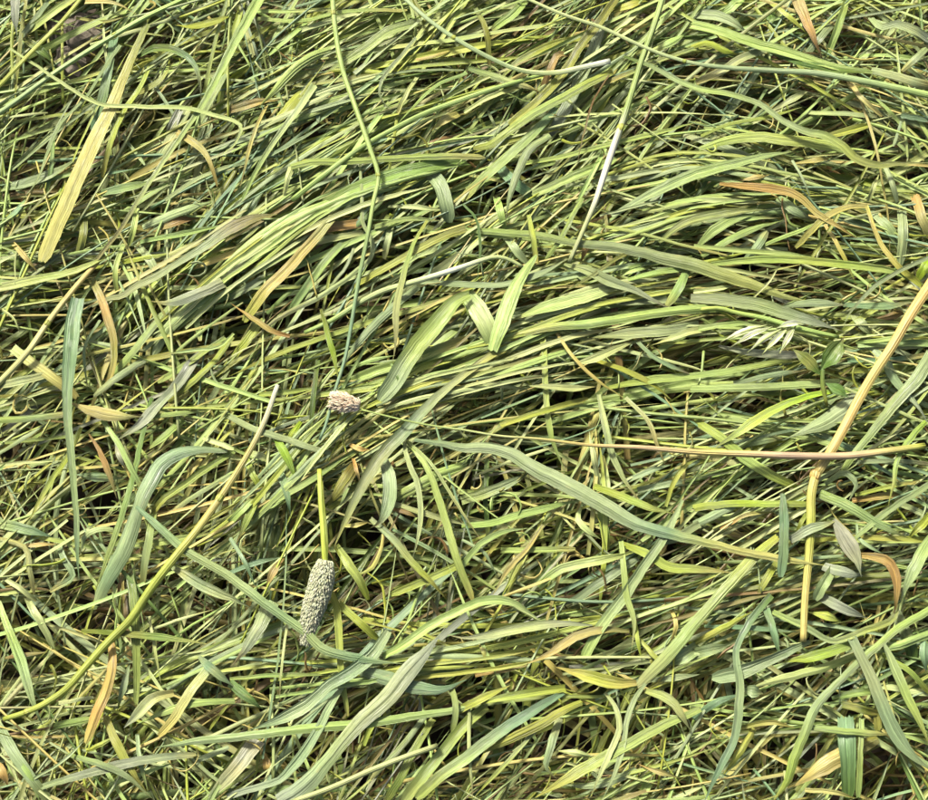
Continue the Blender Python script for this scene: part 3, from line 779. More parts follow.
b||yg;0.98>1.2>1.2>0.85;8.2,52.6,1.4 27.3,56.2,6.1 46.5,61.3,5.3 66.2,67.8,0.1|
b||sg;2.2>2.7>2.7>1.9;26.7,41.1,0.5 43.6,47.6,5.1 60.8,55.5,4.8 80.2,64.3,-0.1|
b||pl;1>1.3>1.3>0.88;67.3,55.6,-2.7 86.8,59.0,4.4 110.2,63.6,4.4 135.1,70.8,-4.0|
b||yg;2>2.5>2.5>1.7;65.4,59.2,-2.3 94.6,66.4,5.2 127.9,75.4,2.9 162.5,86.0,-4.3|
b||lg;2.1>2.6>2.6>1.8;-112.0,153.1,0.9 -92.4,158.0,7.1 -74.0,166.3,5.0 -52.8,176.5,-3.5|
b||sg;2.2>2.8>2.8>1.9;-141.7,142.9,-2.2 -118.7,147.5,5.9 -96.8,154.8,7.0 -75.8,165.9,-1.0|
b||pl;2>2.5>2.5>1.7;-118.3,151.8,3.1 -99.5,158.8,9.9 -81.7,169.3,8.2 -61.9,182.6,-0.5|
b||lg;1.1>1.3>1.3>0.93;-133.2,139.3,0.4 -112.8,147.3,8.5 -93.5,158.2,9.1 -74.9,173.0,0.6|
b||sg;1.8>2.3>2.3>1.6;-117.9,155.5,-1.0 -98.3,162.9,5.5 -79.8,173.9,3.3 -58.3,187.2,-5.2|
b||pl;2.2>2.8>2.8>2;-100.7,167.6,2.2 -78.5,175.0,5.9 -53.2,184.2,3.5 -27.9,194.5,-1.6|
b||pl;1.2>1.5>1.5>1;-138.7,149.5,-1.1 -111.5,156.3,7.5 -85.7,166.9,6.5 -57.6,180.7,-3.0|
b||sg;1.9>2.3>2.3>1.6;-105.5,158.0,1.7 -85.0,162.9,6.8 -64.1,170.7,4.1 -41.2,180.1,-3.4|
b||lg;1.1>1.3>1.3>0.92;-136.8,143.7,-3.0 -109.0,150.8,5.6 -82.6,161.5,4.9 -54.2,175.2,-4.8|
b||lg;2.1>2.7>2.7>1.9;-104.0,161.5,0.8 -76.8,169.6,4.5 -46.3,179.3,1.6 -15.1,190.0,-3.2|
b||lg;1.5>1.8>1.8>1.3;-141.2,141.6,-3.1 -116.0,148.1,5.3 -92.1,157.6,6.0 -68.6,170.8,-3.0|
b||yg;2.2>2.8>2.8>1.9;-115.1,153.6,-2.0 -94.1,161.0,4.3 -73.9,172.1,1.8 -50.4,184.8,-6.4|
b||lg;1>1.3>1.3>0.91;132.6,40.7,0.3 157.9,41.7,3.6 183.2,36.3,1.3 210.2,30.9,-5.1|
b||yg;1.3>1.6>1.6>1.1;106.3,30.9,0.5 130.6,31.8,6.3 156.1,34.7,3.8 180.1,32.4,-4.7|
b||lg;0.95>1.2>1.2>0.83;96.7,37.1,-4.1 121.9,37.9,2.1 148.3,40.9,-0.1 175.3,41.3,-9.0|
b||lg;1.4>1.7>1.7>1.2;152.7,41.6,-5.9 169.4,41.4,-1.7 188.1,39.1,-2.9 208.1,37.9,-8.8|
b||lg;1.1>1.4>1.4>1;155.4,45.2,-4.2 178.2,39.2,-0.2 201.8,32.1,-1.1 226.4,26.1,-6.2|
b||lg;2.3>2.9>2.9>2;141.5,40.8,-2.7 158.9,40.5,1.3 176.0,36.2,-0.3 195.4,32.4,-7.4|
b||pl;1.1>1.3>1.3>0.92;98.9,42.1,-2.3 119.3,40.4,3.7 140.7,40.7,2.2 162.8,42.5,-6.4|
b||lg;2.2>2.7>2.7>1.9;128.4,41.1,-0.2 149.0,39.5,3.9 168.9,36.5,1.8 190.9,30.7,-5.8|
b||lg;1.5>1.8>1.8>1.3;116.9,31.9,1.6 140.5,32.6,6.5 162.6,34.0,4.0 188.5,29.7,-4.2|
b||lg;2.3>2.9>2.9>2;129.6,40.9,-4.2 154.9,42.6,-0.8 180.7,39.3,-3.2 207.9,34.6,-9.6|
"""
THINGS = """
s|long pale green stem slanting just below the bare soil, top left corner|lg>sg;2.8;-154.8,236.1,0.4 -183.0,218.2,5.4 -199.7,208.2,4.1 -225.3,189.6,5.1 -260.2,164.8,0.3 -269.7,160.6,-4.1|0.36
r|broad straw-yellow blade, the widest yellow one, leaning right at the upper left|ol>st>st>st;4.3>6>9.4>9.4>8.9;-179.0,217.5,3.8 -187.1,193.2,7.2 -196.6,164.2,8.7 -203.8,146.2,9.6 -218.8,107.7,7.8 -231.4,77.0,2.8|
b|thin pale blade sagging across the broad straw-yellow blade and curling at its right end|pl;1.4>1.8>2.3>2.8>2.5>1.6;-254.2,199.2,8.9 -237.9,188.2,10.0 -221.8,176.8,10.5 -204.6,166.3,10.7 -179.5,163.8,10.5 -148.7,161.4,12.0 -138.8,158.1,12.7 -126.9,154.1,13.5 -122.8,151.2,13.6 -125.3,142.7,12.3 -136.6,133.9,9.7|
s|thin yellow-green stem cutting across the top left corner|yg;2.2;-213.5,233.7,8.1 -226.7,213.7,10.1 -240.9,196.7,11.1 -258.4,177.4,9.1 -264.3,172.4,6.8|
s|short upright olive stem standing over the bare soil patch|ol>yg;1.6;-229.9,222.2,-6.1 -226.8,194.8,0.3 -226.6,172.3,-5.1|
b|bluish grey leaf tip pointing down in the top left corner|gy;5.5>5>4.3>0.94;-252.1,230.8,10.8 -251.4,222.2,12.8 -251.0,214.7,12.7 -250.2,205.9,10.6|
l|dark green blade slanting down right, just left of the bare soil patch|dg;3.2>4.9>4.9>2.1;-252.7,212.9,-2.7 -243.6,204.3,2.8 -234.8,197.6,2.5 -230.5,193.5,-3.6|
r|light green blade slanting up right, just above the bare soil patch|lg;3.9>4.6>4.3;-220.1,234.7,1.5 -233.6,220.6,6.8 -246.8,211.9,2.8|
r|narrow sage-green blade slanting up right, left of the bare soil patch|sg;2.8>3.2>2.8;-236.4,233.7,-1.1 -243.6,216.7,5.5 -254.4,205.6,-0.1|
r|teal-green blade standing upright, just left of the broad straw-yellow blade|tg;5>5.7>5.5>4.3;-198.9,213.5,-3.9 -199.4,192.5,2.1 -202.4,171.0,3.2 -208.4,155.2,-1.9|
b|dark green blade arching over and down right of the broad straw-yellow blade|dg>dg>tg>tg;2.1>4.3>4.3>3.2>3>2.1;-184.0,196.8,2.7 -173.1,199.4,8.5 -160.2,197.3,9.8 -151.4,190.2,10.5 -146.8,178.2,10.6 -146.6,167.9,5.3|
r|narrow yellow-green blade standing upright, just right of the broad straw-yellow blade|yg;2.3>3>3.2>3;-176.8,194.4,-0.4 -181.2,177.6,5.3 -188.9,163.9,5.9 -195.9,142.8,7.2 -200.6,125.9,1.3|
r|long light green blade falling from the top edge, broad above and thin below|lg>lg>pl>pl;6>5.5>4.6>3.7>3>2.8>2.5>2.3>2.1;-115.3,235.0,2.4 -123.0,213.4,9.1 -129.2,198.5,11.9 -135.6,183.4,12.3 -144.9,164.8,10.9 -159.4,141.7,9.8 -178.4,108.6,11.2 -187.6,92.7,9.5 -197.4,81.1,5.8 -203.1,74.8,3.2|
r|pale cream-green blade slanting up right, just below the long light green blade at upper left|pl;3.2>4.6>3.2;-134.1,188.7,0.3 -140.5,172.9,5.6 -150.9,155.2,-1.9|
b|long thin sage-green blade slanting up right, left of the broad straw-yellow blade|sg;2.1>1.6>1.6>1.4;-194.6,205.0,1.2 -201.3,189.4,5.7 -209.8,172.2,7.4 -224.1,154.3,7.6 -230.4,138.6,6.6 -235.6,123.3,4.7 -244.7,113.3,-0.2|
r|small crumpled beige blade bent like an elbow, upper left|st;3.2>4.3>2.5>1.6;-159.3,151.0,5.0 -151.2,144.5,10.2 -144.0,138.6,10.4 -138.9,129.9,10.3 -136.0,119.5,5.0|
b|sage-green blade slanting up right, below the long stem below the bare soil|sg;4.3>5.5>5.5>2.1;-259.3,121.9,-5.8 -243.5,122.5,0.8 -229.5,127.1,2.3 -213.2,140.3,-1.8|
s|thin yellow-green stem slanting up right, just right of the long stem below the bare soil|yg;1.6;-132.2,235.3,-1.2 -147.0,224.4,6.8 -161.4,222.0,0.8|
l|yellow-green blade lying level, right of the long stem below the bare soil|yg;2.1>4.3>3.9>1.4;-130.5,225.4,-1.5 -140.5,217.3,5.8 -151.7,214.2,5.9 -164.3,218.1,-0.7|
b|teal-green blade slanting up right, just above the long light green blade at upper left|tg>lg;3.9>5.2>4.3>0.94;-201.9,116.9,-0.1 -189.3,117.4,6.7 -178.4,119.6,6.8 -170.2,125.6,0.4|
r|thin sage-green blade slanting up right, right of the long light green blade at upper left|sg;2.3>2.5>2.5;-165.2,112.5,2.2 -145.4,123.8,7.2 -128.6,133.1,1.9|
r|sage-green blade slanting up right, just above the long light green blade at upper left|sg;4.3>5.5>5;-175.8,132.7,-5.1 -164.3,148.5,0.0 -154.9,171.6,-5.4|
s|long fresh green stem hanging from the top edge with a sharp kink halfway|lg>lg>lg>tg>tg;2.8>2.6>2.6>2.2>2.2>1.8>1.6;-74.4,232.8,9.9 -72.6,214.0,11.1 -67.8,186.1,13.0 -60.4,163.5,13.8 -51.8,138.6,14.2 -46.8,120.4,14.5 -49.1,108.0,14.9 -51.9,89.7,14.5 -56.4,66.4,12.3 -60.2,41.8,10.3 -63.9,19.7,10.3 -70.1,-2.4,11.3 -73.2,-16.0,11.5 -76.4,-24.0,11.3|0.05 0.435
s|curved grey-green stem sweeping down from the top edge to a whitish cut end|sg>sg>sg>pl>wh;2>2.4>2.4>2.8>3.4;-34.9,230.2,10.5 -17.9,213.4,12.3 0.0,200.9,11.7 14.2,193.1,10.7 31.0,186.2,9.4 52.0,185.4,7.8 66.0,188.8,7.1 81.8,192.7,6.6|0.3
s|long light green stem running under the kinked green stem toward lower left|lg;1.8>2.8>3>2.8>2.8;47.5,188.3,0.6 28.2,180.2,6.2 10.0,173.4,8.1 0.0,169.7,7.9 -20.6,162.0,7.0 -42.6,149.7,8.1 -58.9,138.5,10.6 -75.1,125.1,11.4 -94.7,111.5,5.0|
r|flat green stem lying level and ending in a blunt rounded tip|lg;3.2>3.7>3.7>3.7>3.7>3.2;-95.7,130.2,6.5 -86.4,131.5,10.0 -67.0,131.7,11.2 -31.5,135.5,7.1 4.4,137.6,3.3 11.7,138.1,1.1|
r|broad mid-green blade lying directly under the level green stem with a blunt end|dg>lg;5.5>6.6>6.6>5.5;1.7,137.2,-3.2 -17.7,131.9,3.1 -39.8,125.8,5.6 -61.5,116.3,7.8 -79.9,108.5,1.2|
b|light green blade slanting up right, left of the kinked green stem|lg;4.3>5>5>4.3>1.6;-72.7,204.2,-0.4 -88.0,194.0,7.2 -97.4,184.9,8.9 -106.6,172.4,10.4 -116.9,163.1,4.3|
b|light green blade slanting up right, just right of the kinked green stem|lg;4.3>6.1>6.1>4.8>1.6;-25.3,219.2,0.3 -43.4,210.7,5.3 -54.6,202.0,4.4 -68.5,192.9,4.6 -82.9,185.8,0.1|
r|pale blade tapering downward, left of the kinked green stem, square cut on top|pl>pl>lg;4.3>3.7>3>2.3>1.8;-83.7,179.2,4.9 -91.0,162.9,11.7 -103.0,145.3,12.0 -112.4,130.0,10.1 -122.5,112.2,3.1|
b|yellow-green blade slanting up right, above the level green stem with a blunt end|yg;4.3>6.6>5.5>2.5;-88.5,179.5,-0.9 -95.8,168.1,6.6 -103.9,157.5,7.1 -114.3,152.8,0.5|
b|brown blade slanting up right, right of the long light green blade at upper left|br>st;3.9>5.5>4.3>1.6;-133.2,166.2,-1.4 -122.4,166.3,5.5 -115.4,168.4,5.9 -103.7,172.5,-0.3|
b|thin straw-yellow blade standing upright, left of the level green stem with a blunt end|st;1.8>2.1>1.6;-110.1,167.8,3.8 -115.9,149.4,9.0 -121.1,128.2,6.9 -124.5,119.1,0.1|
r|light green blade lying level, right of the long light green blade at upper left|lg;2.3;-118.0,222.7,-2.3 -89.0,219.6,2.6 -72.0,224.1,2.8 -32.5,227.3,-0.7|
r|thin sage-green blade lying level, below the stem with a whitish cut end|sg;1.4;-51.7,185.0,2.0 -31.9,186.4,7.2 0.0,189.1,2.9|
b|thin light green blade slanting up right, below the stem with a whitish cut end|lg;2.3>1.8>1.6;1.7,186.7,4.9 -15.0,177.4,9.2 -26.1,167.3,8.3 -37.4,156.0,3.5|
b|thin sage-green blade curving and standing upright, right of the kinked green stem|sg;1.8>2.1>1.6;-27.2,207.7,5.1 -34.7,195.3,9.1 -45.7,180.7,8.3 -47.0,171.8,8.4 -40.2,163.6,3.0|
r|short wide bluish-grey ribbon poking out below the level green stem with a blunt end|sg;7.7>8.4>8.4>6.6;-20.0,132.0,-3.1 -13.6,121.0,2.8 -9.6,107.8,3.2 -8.0,101.0,-2.4|
b|pale cream-green blade curving and slanting up right, just left of the kinked green stem|pl;1.4>1.8>2.3>2.5>2.8>2.5>1.8;-57.6,134.8,5.1 -55.8,109.8,9.9 -55.0,96.9,9.9 -49.8,85.7,9.4 -50.0,78.7,9.0 -58.2,70.6,7.6 -77.1,57.2,5.2 -103.9,41.7,5.3 -117.6,30.1,1.7|
b|thin sage-green blade slanting up right, just above the level green stem with a blunt end|sg;1.8>2.1>1.4;-128.8,132.2,2.2 -104.4,137.1,10.3 -86.6,147.1,11.0 -73.7,159.0,3.5|
b|narrow yellow-green blade slanting up right, right of the kinked green stem|yg>lg;2.1>3>2.8;-37.5,139.7,-4.0 -17.8,142.5,0.4 0.3,152.8,-5.1|
s|upright light green stem from the top edge with a gleaming white lower stretch|lg>lg>lg>lg>wh>wh>pl>pl;3.2>3.4>3.2>3.4>3.8>3.8>3.2>2.6>2.2;112.8,232.8,9.9 106.4,212.2,11.6 99.1,191.9,10.0 94.8,177.8,8.3 88.9,159.0,7.1 83.0,142.5,7.8 76.9,124.4,9.6 71.0,106.5,11.1 67.4,97.9,11.3 62.5,86.7,10.6 57.0,74.4,9.1|0.5
s|very long pale stem sloping across the whole upper right to the right edge|pl>pl>sg>sg>lg;1.6>1.8>2>2>2.6>3>3.4>3.6;32.4,231.0,8.9 56.2,219.1,10.0 77.0,211.0,11.0 97.7,200.2,11.7 111.4,193.9,12.3 128.9,188.3,13.2 143.0,186.2,13.4 170.8,184.4,12.7 194.4,183.1,12.5 225.7,176.6,13.8 260.0,169.0,13.1|0.42
r|glossy yellow-green blade just below the stem with a whitish cut end|yg>lg>yg;4.3>5>5>5>4.3>3.2;83.7,188.9,2.3 69.9,180.3,5.8 55.8,171.7,6.8 36.1,159.1,8.5 23.5,149.5,8.7 13.8,142.9,6.7 4.9,142.7,2.9|
r|long olive blade slanting up right, just right of the stem with a whitish cut end|ol>yg;4.3>4.9>5>4.6>4.3;86.7,233.5,2.5 76.2,216.5,5.9 66.2,203.8,3.8 56.2,187.6,2.9 41.9,170.6,4.1 25.2,157.8,-0.8|
r|ribbed grey ribbon passing under the glossy yellow-green blade, top centre|gy>sg>gy;5>5.5>6.6>6.8>6.6>5.5;81.4,228.3,-2.7 77.3,214.4,0.7 70.8,197.0,-1.2 63.5,180.7,-2.0 56.2,165.5,-1.5 48.6,154.0,-6.3|
r|teal-green blade slanting up right, just right of the level green stem with a blunt end|tg>lg;3.2>5.2>5.5>5.5>5;52.2,169.6,-4.2 39.0,151.6,3.3 23.6,137.0,3.1 11.1,125.6,2.2 -1.4,114.6,-3.7|
b|sage-green blade slanting up right, right of the level green stem with a blunt end|sg;3.2>4.3>4.3>3.9>2.1;48.1,150.6,2.4 35.9,139.6,7.9 30.3,128.0,7.6 24.7,110.8,7.0 22.7,99.5,2.1|
r|teal-green blade slanting down right, right of the level green stem with a blunt end|tg;5.5>6.1>5.5;18.9,135.1,-5.5 27.7,123.3,0.6 40.4,114.9,-4.7|
r|tan-orange blade curving and slanting up right, just above the stem with a whitish cut end|or;2.5>3.7>3.9>3.2;60.6,202.1,-6.4 53.8,200.5,-0.5 48.0,189.2,-0.6 43.9,181.0,-6.2|
b|light green blade slanting up right, right of the ribbed grey ribbon at top centre|lg;2.1>3>3>2.5;33.5,135.1,-1.6 55.5,137.3,4.3 79.3,144.5,2.6 103.1,150.4,2.6 130.2,159.1,0.2|
r|light green blade slanting up right, just left of the stem with a gleaming white stretch|lg;4.3>5>4.3;38.2,116.9,-1.3 62.2,126.0,5.1 85.3,138.5,-2.9|
b|long light green blade slanting up right, just left of the orange blade at upper right|sg>lg>lg;2.5>4.3>6.1>6.1>4.8>3.2>1.4;81.4,103.4,1.4 104.7,115.8,5.3 128.1,126.6,5.5 146.1,130.8,7.8 165.2,135.1,9.9 187.3,141.0,4.2|
b|narrow light green blade slanting down right, just below the stem with a whitish cut end|lg>pl>st;3.2>3.9>3.9>1.2;2.8,192.1,0.3 18.2,183.8,5.3 37.8,177.9,3.8 46.5,175.8,-2.8|
b|yellow-green blade slanting up right, just above the stem with a whitish cut end|yg;3.2>4.6>3.9>1.4;68.5,212.9,-5.1 49.6,205.8,-0.5 28.2,193.1,0.6 14.1,178.7,-4.3|
r|narrow olive blade standing upright, just above the stem with a whitish cut end|ol;2.5>3.2>2.8;6.4,228.6,-0.2 12.7,210.6,5.6 14.4,193.6,-0.5|
r|light green blade slanting up right, above the stem with a whitish cut end|lg;4.3>5.2>4.3;35.1,234.7,-3.2 27.0,222.9,2.1 15.7,216.3,-3.3|
r|light green blade slanting up right, just right of the stem with a gleaming white stretch|lg;2.3>2.5>2.5;132.3,204.0,0.7 106.6,192.4,5.7 89.9,185.9,3.3 73.5,181.6,-4.0|
b|long wavy grey-green blade winding downhill across the upper right|dg>sg>lg>sg>sg>lg>lg>pl;1.4>2.5>3.2>3.2>3>3.2>3.7>4.3>4.3>2.8>1.4;89.5,194.7,8.8 105.8,186.9,11.1 119.3,178.1,12.5 128.5,173.8,13.3 147.8,169.4,14.5 164.0,163.1,15.0 174.6,154.2,15.3 185.3,148.3,15.2 199.0,144.9,14.8 207.0,139.9,14.5 214.9,132.0,14.3 225.9,128.7,13.5 238.5,129.8,12.5 256.8,130.9,11.3|
r|thin light green blade slanting up right, below the wavy grey-green blade|lg;2.5;120.5,183.5,-0.8 100.9,170.7,2.0 78.4,162.4,0.6 53.4,153.0,-3.7|
b|threadlike brown stalk hanging left of the stem with a gleaming white stretch|br;0.83>1.1>0.83;81.1,184.5,6.5 72.3,169.0,7.9 66.4,149.4,9.0 61.9,129.0,8.7|
r|broad light green blade running level along the long sloping pale stem, upper right|lg;5.5>5.9>6.1>5.7>4.6>3.7>2.8;128.9,215.6,4.6 144.3,209.1,8.7 162.2,202.2,8.8 176.1,198.5,8.8 191.1,193.0,9.3 207.4,187.4,10.1 228.5,186.0,6.6|
b|narrow dark green blade lying level, just below the tan-orange blade at the top edge|dg;1.6>3.2>3.7>2.8>1.4;171.4,199.8,4.2 188.1,190.5,9.8 204.5,186.5,10.5 215.4,184.7,11.1 229.7,185.7,7.2|
r|sage-green blade slanting down right, just above the long sloping pale stem at upper right|sg;3.9>5>5.2>5.5;229.4,189.8,1.3 241.3,183.7,7.8 252.2,179.7,7.9 262.4,179.9,1.6|
b|narrow yellow-green blade lying level, just below the broad level green blade at upper right|yg>bg;3.2>3.9>4.1>1.4;128.4,204.4,0.8 138.8,204.1,6.5 147.1,199.6,6.4 157.4,199.8,-0.1|
r|pale cream-green blade slanting up right, just below the broad level green blade at upper right|pl;3.9>4.6>4.3;171.2,202.3,2.1 155.0,193.4,8.3 142.0,184.8,9.2 130.1,181.2,3.9|
b|tan-orange blade hanging from the top edge near the right corner|or>or>br;6.6>7.1>5.5>3.9>2.5;189.0,237.5,-0.9 193.1,218.2,5.4 198.0,204.4,5.8 202.5,197.1,0.2|
r|narrow light green blade standing upright, just right of the tan-orange blade at the top edge|lg;3.4>4.1>3.9;218.6,235.5,-0.0 211.0,214.6,6.7 205.3,198.6,0.3|
r|narrow sage-green blade slanting up right, just right of the tan-orange blade at the top edge|sg;3.7>4.1>3.2;209.8,219.5,-0.4 199.7,206.3,5.0 193.0,199.4,-1.4|
r|sage-green blade slanting down right, above the broad level green blade at upper right|sg>gy;3.2>4.1>3.7>4.8>5.5;231.2,221.3,0.7 234.7,212.8,7.2 243.4,215.3,6.9 253.1,211.6,6.7 264.6,207.8,0.2|
b|long light green blade lying level, just below the wavy grey-green blade|lg>yg>lg;2.5>5>6.6>6.6>6.1>5.5>2.1;130.9,143.4,-0.2 145.1,145.6,7.4 161.4,147.1,9.2 180.6,144.8,9.4 197.2,142.8,8.8 209.9,139.8,7.3 221.3,133.8,1.7|
b|yellow-green blade slanting up right, just above the wavy grey-green blade|yg;2.1>4.6>3.9>1.4;228.0,158.3,-0.4 215.1,152.3,5.4 203.7,149.1,5.9 195.3,150.7,0.2|
r|narrow pale cream-green blade lying level, just above the wavy grey-green blade|pl;2.3>2.8>2.5;193.6,165.5,-1.6 210.3,162.4,4.3 232.0,163.1,-1.1|
b|orange blade with a pointed left end, lying below the wavy grey-green blade|or>or>st>or;1.6>3.9>5>4.3>3.4>3.2>2.8;141.3,121.3,3.9 154.6,117.7,9.9 168.0,115.7,11.4 181.3,111.9,12.1 191.8,102.0,11.8 202.6,95.0,11.2 215.1,88.9,6.0|
r|dark green blade slanting down right, just above the broad level green blade at upper right|dg;6.6>8.2>6.6;175.8,230.9,-8.0 177.7,220.2,-1.8 182.1,213.7,-7.5|
b|thin yellow-green blade slanting up right, just below the wavy grey-green blade|yg;1.6>2.5>2.3;132.3,150.3,1.2 145.1,153.8,8.9 170.1,158.6,9.7 189.3,167.1,2.5|
b|sage-green blade slanting down right, right of the stem with a gleaming white stretch|sg;5.5>6.8>5.5>2.1;131.0,225.4,-2.5 145.6,221.0,2.8 155.4,215.7,2.7 162.8,213.3,-3.4|
b|twisted grey-green blade with a withered tip, below the broad straw-yellow blade|gy>gy>sg>sg>sg>lg;0.72>3>3.9>5>3.9>4.6>5.9>7.7>8.2>6.6;-202.4,51.5,1.6 -193.8,55.3,4.3 -185.3,56.3,6.0 -178.5,60.9,7.1 -167.7,66.2,8.0 -156.9,73.1,8.8 -143.7,81.6,8.6 -130.6,91.9,7.7 -117.3,99.5,6.5 -102.8,104.3,2.9|
b|grey leaf with a sharp tip pointing left, at left centre|gy>sg;6.1>5.5>5.9>5>0.49;-130.8,63.8,9.1 -137.1,59.4,11.2 -147.7,54.8,11.2 -158.5,51.5,10.7 -170.0,53.0,8.3|
r|broad pale green band of leaf sweeping up right from left centre|lg>lg>lg>sg;4.3>6.6>8.3>9.3>9.3>8.4>6.6>4.3;-67.1,113.9,2.4 -82.1,105.4,6.0 -99.8,97.0,5.2 -113.4,87.2,4.6 -126.5,74.2,5.2 -139.3,59.9,5.8 -151.3,48.8,5.0 -162.2,37.1,1.8 -169.2,25.7,-3.1|
r|narrow light green blade slanting up right, right of the broad pale green band|lg;2.5>3.4>3.4;-130.6,35.8,-4.2 -143.0,24.8,0.6 -156.4,15.3,-0.3 -166.8,11.0,-6.2|
s|straw-coloured stem slanting down to the left edge at mid height|st>pl;2.8>3>3.2>3.2;-200.7,76.5,2.2 -209.8,62.4,6.8 -223.0,42.1,9.3 -233.4,23.5,11.4 -250.7,6.3,6.0|0.5
b|pale flat blade coming level from the left edge under the broad straw-yellow blade|pl>lg>lg>yg;5.5>5.5>4.8>3.9>1.6;-255.9,61.6,2.2 -232.0,65.5,5.8 -212.2,70.8,4.5 -198.9,77.3,4.4 -190.6,84.4,-0.0|
b|narrow yellow-green blade lying level, just above the twisted grey-green blade|yg;1.6>2.8>2.5>1.2;-203.8,76.0,-5.3 -183.0,78.0,2.0 -166.5,80.6,2.9 -153.4,84.9,-3.1|
b|teal-green blade hanging straight down near the left edge|tg>tg>sg>sg>tg;7.3>8.6>7.1>5>4.1>3.7>3>3>2.5;-208.5,54.4,7.7 -209.8,43.4,9.4 -210.1,24.9,11.5 -210.3,8.2,12.5 -210.1,-5.4,12.9 -207.9,-24.2,12.5 -205.6,-42.8,11.6 -203.1,-62.5,10.4 -201.8,-82.0,8.9 -200.8,-97.4,7.1|
r|curved tan blade bowing right of the hanging teal-green blade|ol>or>ol>st;3.4>4.3>5>3.9>3.4>2.8;-204.7,68.5,-1.8 -198.2,57.7,3.4 -193.4,45.0,3.7 -189.5,32.4,3.5 -189.2,15.7,4.0 -194.4,4.3,-0.6|
r|pale cream-green blade slanting down right, just left of the hanging teal-green blade|pl>st;5>5.7>5.5>4.8;-245.1,29.2,-0.3 -232.1,18.8,5.3 -218.4,9.4,4.4 -208.9,1.9,-2.2|
l|pale yellow husk with a pointed right end, beside the hanging teal-green blade|st>st>lg;3.2>6.1>6.8>4.3>0.72;-210.4,-2.9,7.1 -199.8,-7.2,11.3 -189.3,-9.7,10.3 -178.9,-10.9,9.2 -170.2,-9.7,3.1|
r|narrow light green blade slanting up right, just left of the broad pale green band|lg;3.7;-159.4,53.4,-1.4 -170.2,38.2,2.9 -180.5,24.3,2.8 -189.9,15.0,-2.0|
r|narrow pale cream-green blade slanting up right, left of the broad pale green band|pl;3.7>3.7>3.2;-172.0,24.7,-3.6 -182.6,14.5,3.2 -190.2,8.7,4.4 -199.6,2.1,0.1|
b|withered grey ribbon twisting down at left centre|gy>gy>sg>gy>gy;2.5>6.1>5.5>4.3>6.6>6.1>2.5;-143.0,27.8,-2.9 -149.3,16.2,1.9 -156.9,5.1,1.7 -164.6,-3.2,2.3 -173.1,-14.5,3.9 -181.1,-19.8,3.2 -187.0,-22.6,-0.0|
r|olive blade standing upright, just left of the long light green blade at upper left|ol;3.9>4.6>3.9;-211.1,108.5,-3.0 -209.6,90.8,2.4 -213.7,81.3,-4.1|
b|narrow light green blade lying level, just above the twisted grey-green blade|lg;2.5>3>3;-178.3,88.5,0.5 -158.0,90.8,6.7 -144.6,93.9,6.0 -131.4,99.4,-0.9|
b|sage-green blade slanting down right, just above the twisted grey-green blade|sg;3.9>4.6>3.2;-181.0,88.8,-2.6 -170.4,74.9,2.9 -163.6,59.1,-4.1|
r|pale cream-green blade lying level, just right of the straw stem at the left edge|pl;3.9>4.6>3.9;-250.7,7.2,3.8 -235.5,8.5,10.2 -223.5,13.0,3.7|
l|short wide dark green blade slanting down right, just left of the broad straw-yellow blade|dg;4.3>8.4>6.6>2.1;-259.3,90.4,-7.6 -250.0,81.9,-1.2 -245.4,76.0,-0.9 -243.3,72.0,-6.6|
r|narrow yellow-green blade slanting up right, right of the broad pale green band|yg;2.8>3.4>3.2;-126.2,36.1,-2.5 -135.8,20.2,2.3 -147.7,8.7,1.2 -160.6,0.3,-4.6|
l|brown blade slanting up right, above the twisted grey-green blade|br>or;1.6>4.6>3.2;-142.0,106.5,-5.0 -159.2,99.5,2.1 -175.3,95.0,-3.8|
b|sage-green blade slanting up right, above the twisted grey-green blade|sg;3.2>5>4.3>1.4;-177.7,98.0,-1.2 -158.9,104.2,4.5 -145.5,109.4,3.7 -137.0,114.2,-2.6|
b|salmon-tan blade lying level left of the kinked green stem|or>or>st;4.8>5.7>4.8>1.6;-55.6,99.8,0.4 -72.4,95.5,5.5 -88.9,93.1,4.1 -103.4,91.7,-2.6|
r|narrow pale cream-green blade lying level, just below the salmon-tan blade|pl;3.2>4.1>3.7;-55.5,94.4,0.2 -72.3,89.3,4.9 -86.1,87.2,3.7 -105.3,86.4,-2.8|
r|yellow-tan blade slanting over the salmon-tan blade toward lower left|yg>st>st>yg;4.3>5.2>5.9>6.4>6.6>5.5;-67.0,108.7,7.0 -76.0,94.0,10.1 -85.5,83.2,8.3 -96.2,70.7,7.2 -108.1,57.9,7.7 -119.1,42.9,3.4|
r|yellow-green stem with an olive swollen end, right of the kinked green stem|ol>yg>yg;5>4.3>4.1>3.7>2.8;1.0,95.8,2.3 -12.0,88.7,8.8 -28.2,79.7,10.2 -44.5,70.1,9.4 -59.8,63.0,2.4|
s|pale shining stem with a fold at its right end, left of centre|pl>pl>wh>pl>pl>lg>lg;1.8>2.4>3>3.2>3>2.6>2;33.0,72.8,4.1 23.4,77.2,6.9 16.6,77.8,8.3 9.8,75.7,9.5 0.0,71.8,10.6 -14.6,66.6,11.5 -30.8,61.8,11.1 -44.3,58.1,9.6 -56.5,52.2,7.8 -71.4,43.0,5.6 -86.5,37.0,2.0|
b|long narrow light green blade slanting up right, above the pinkish seed head|lg>yg;3>2.8>2.8>3>2.1;-10.0,55.9,0.8 -28.2,48.8,5.0 -44.5,44.3,3.4 -60.8,39.9,1.7 -74.3,35.0,1.5 -98.4,25.7,2.8 -127.3,13.9,-3.6|
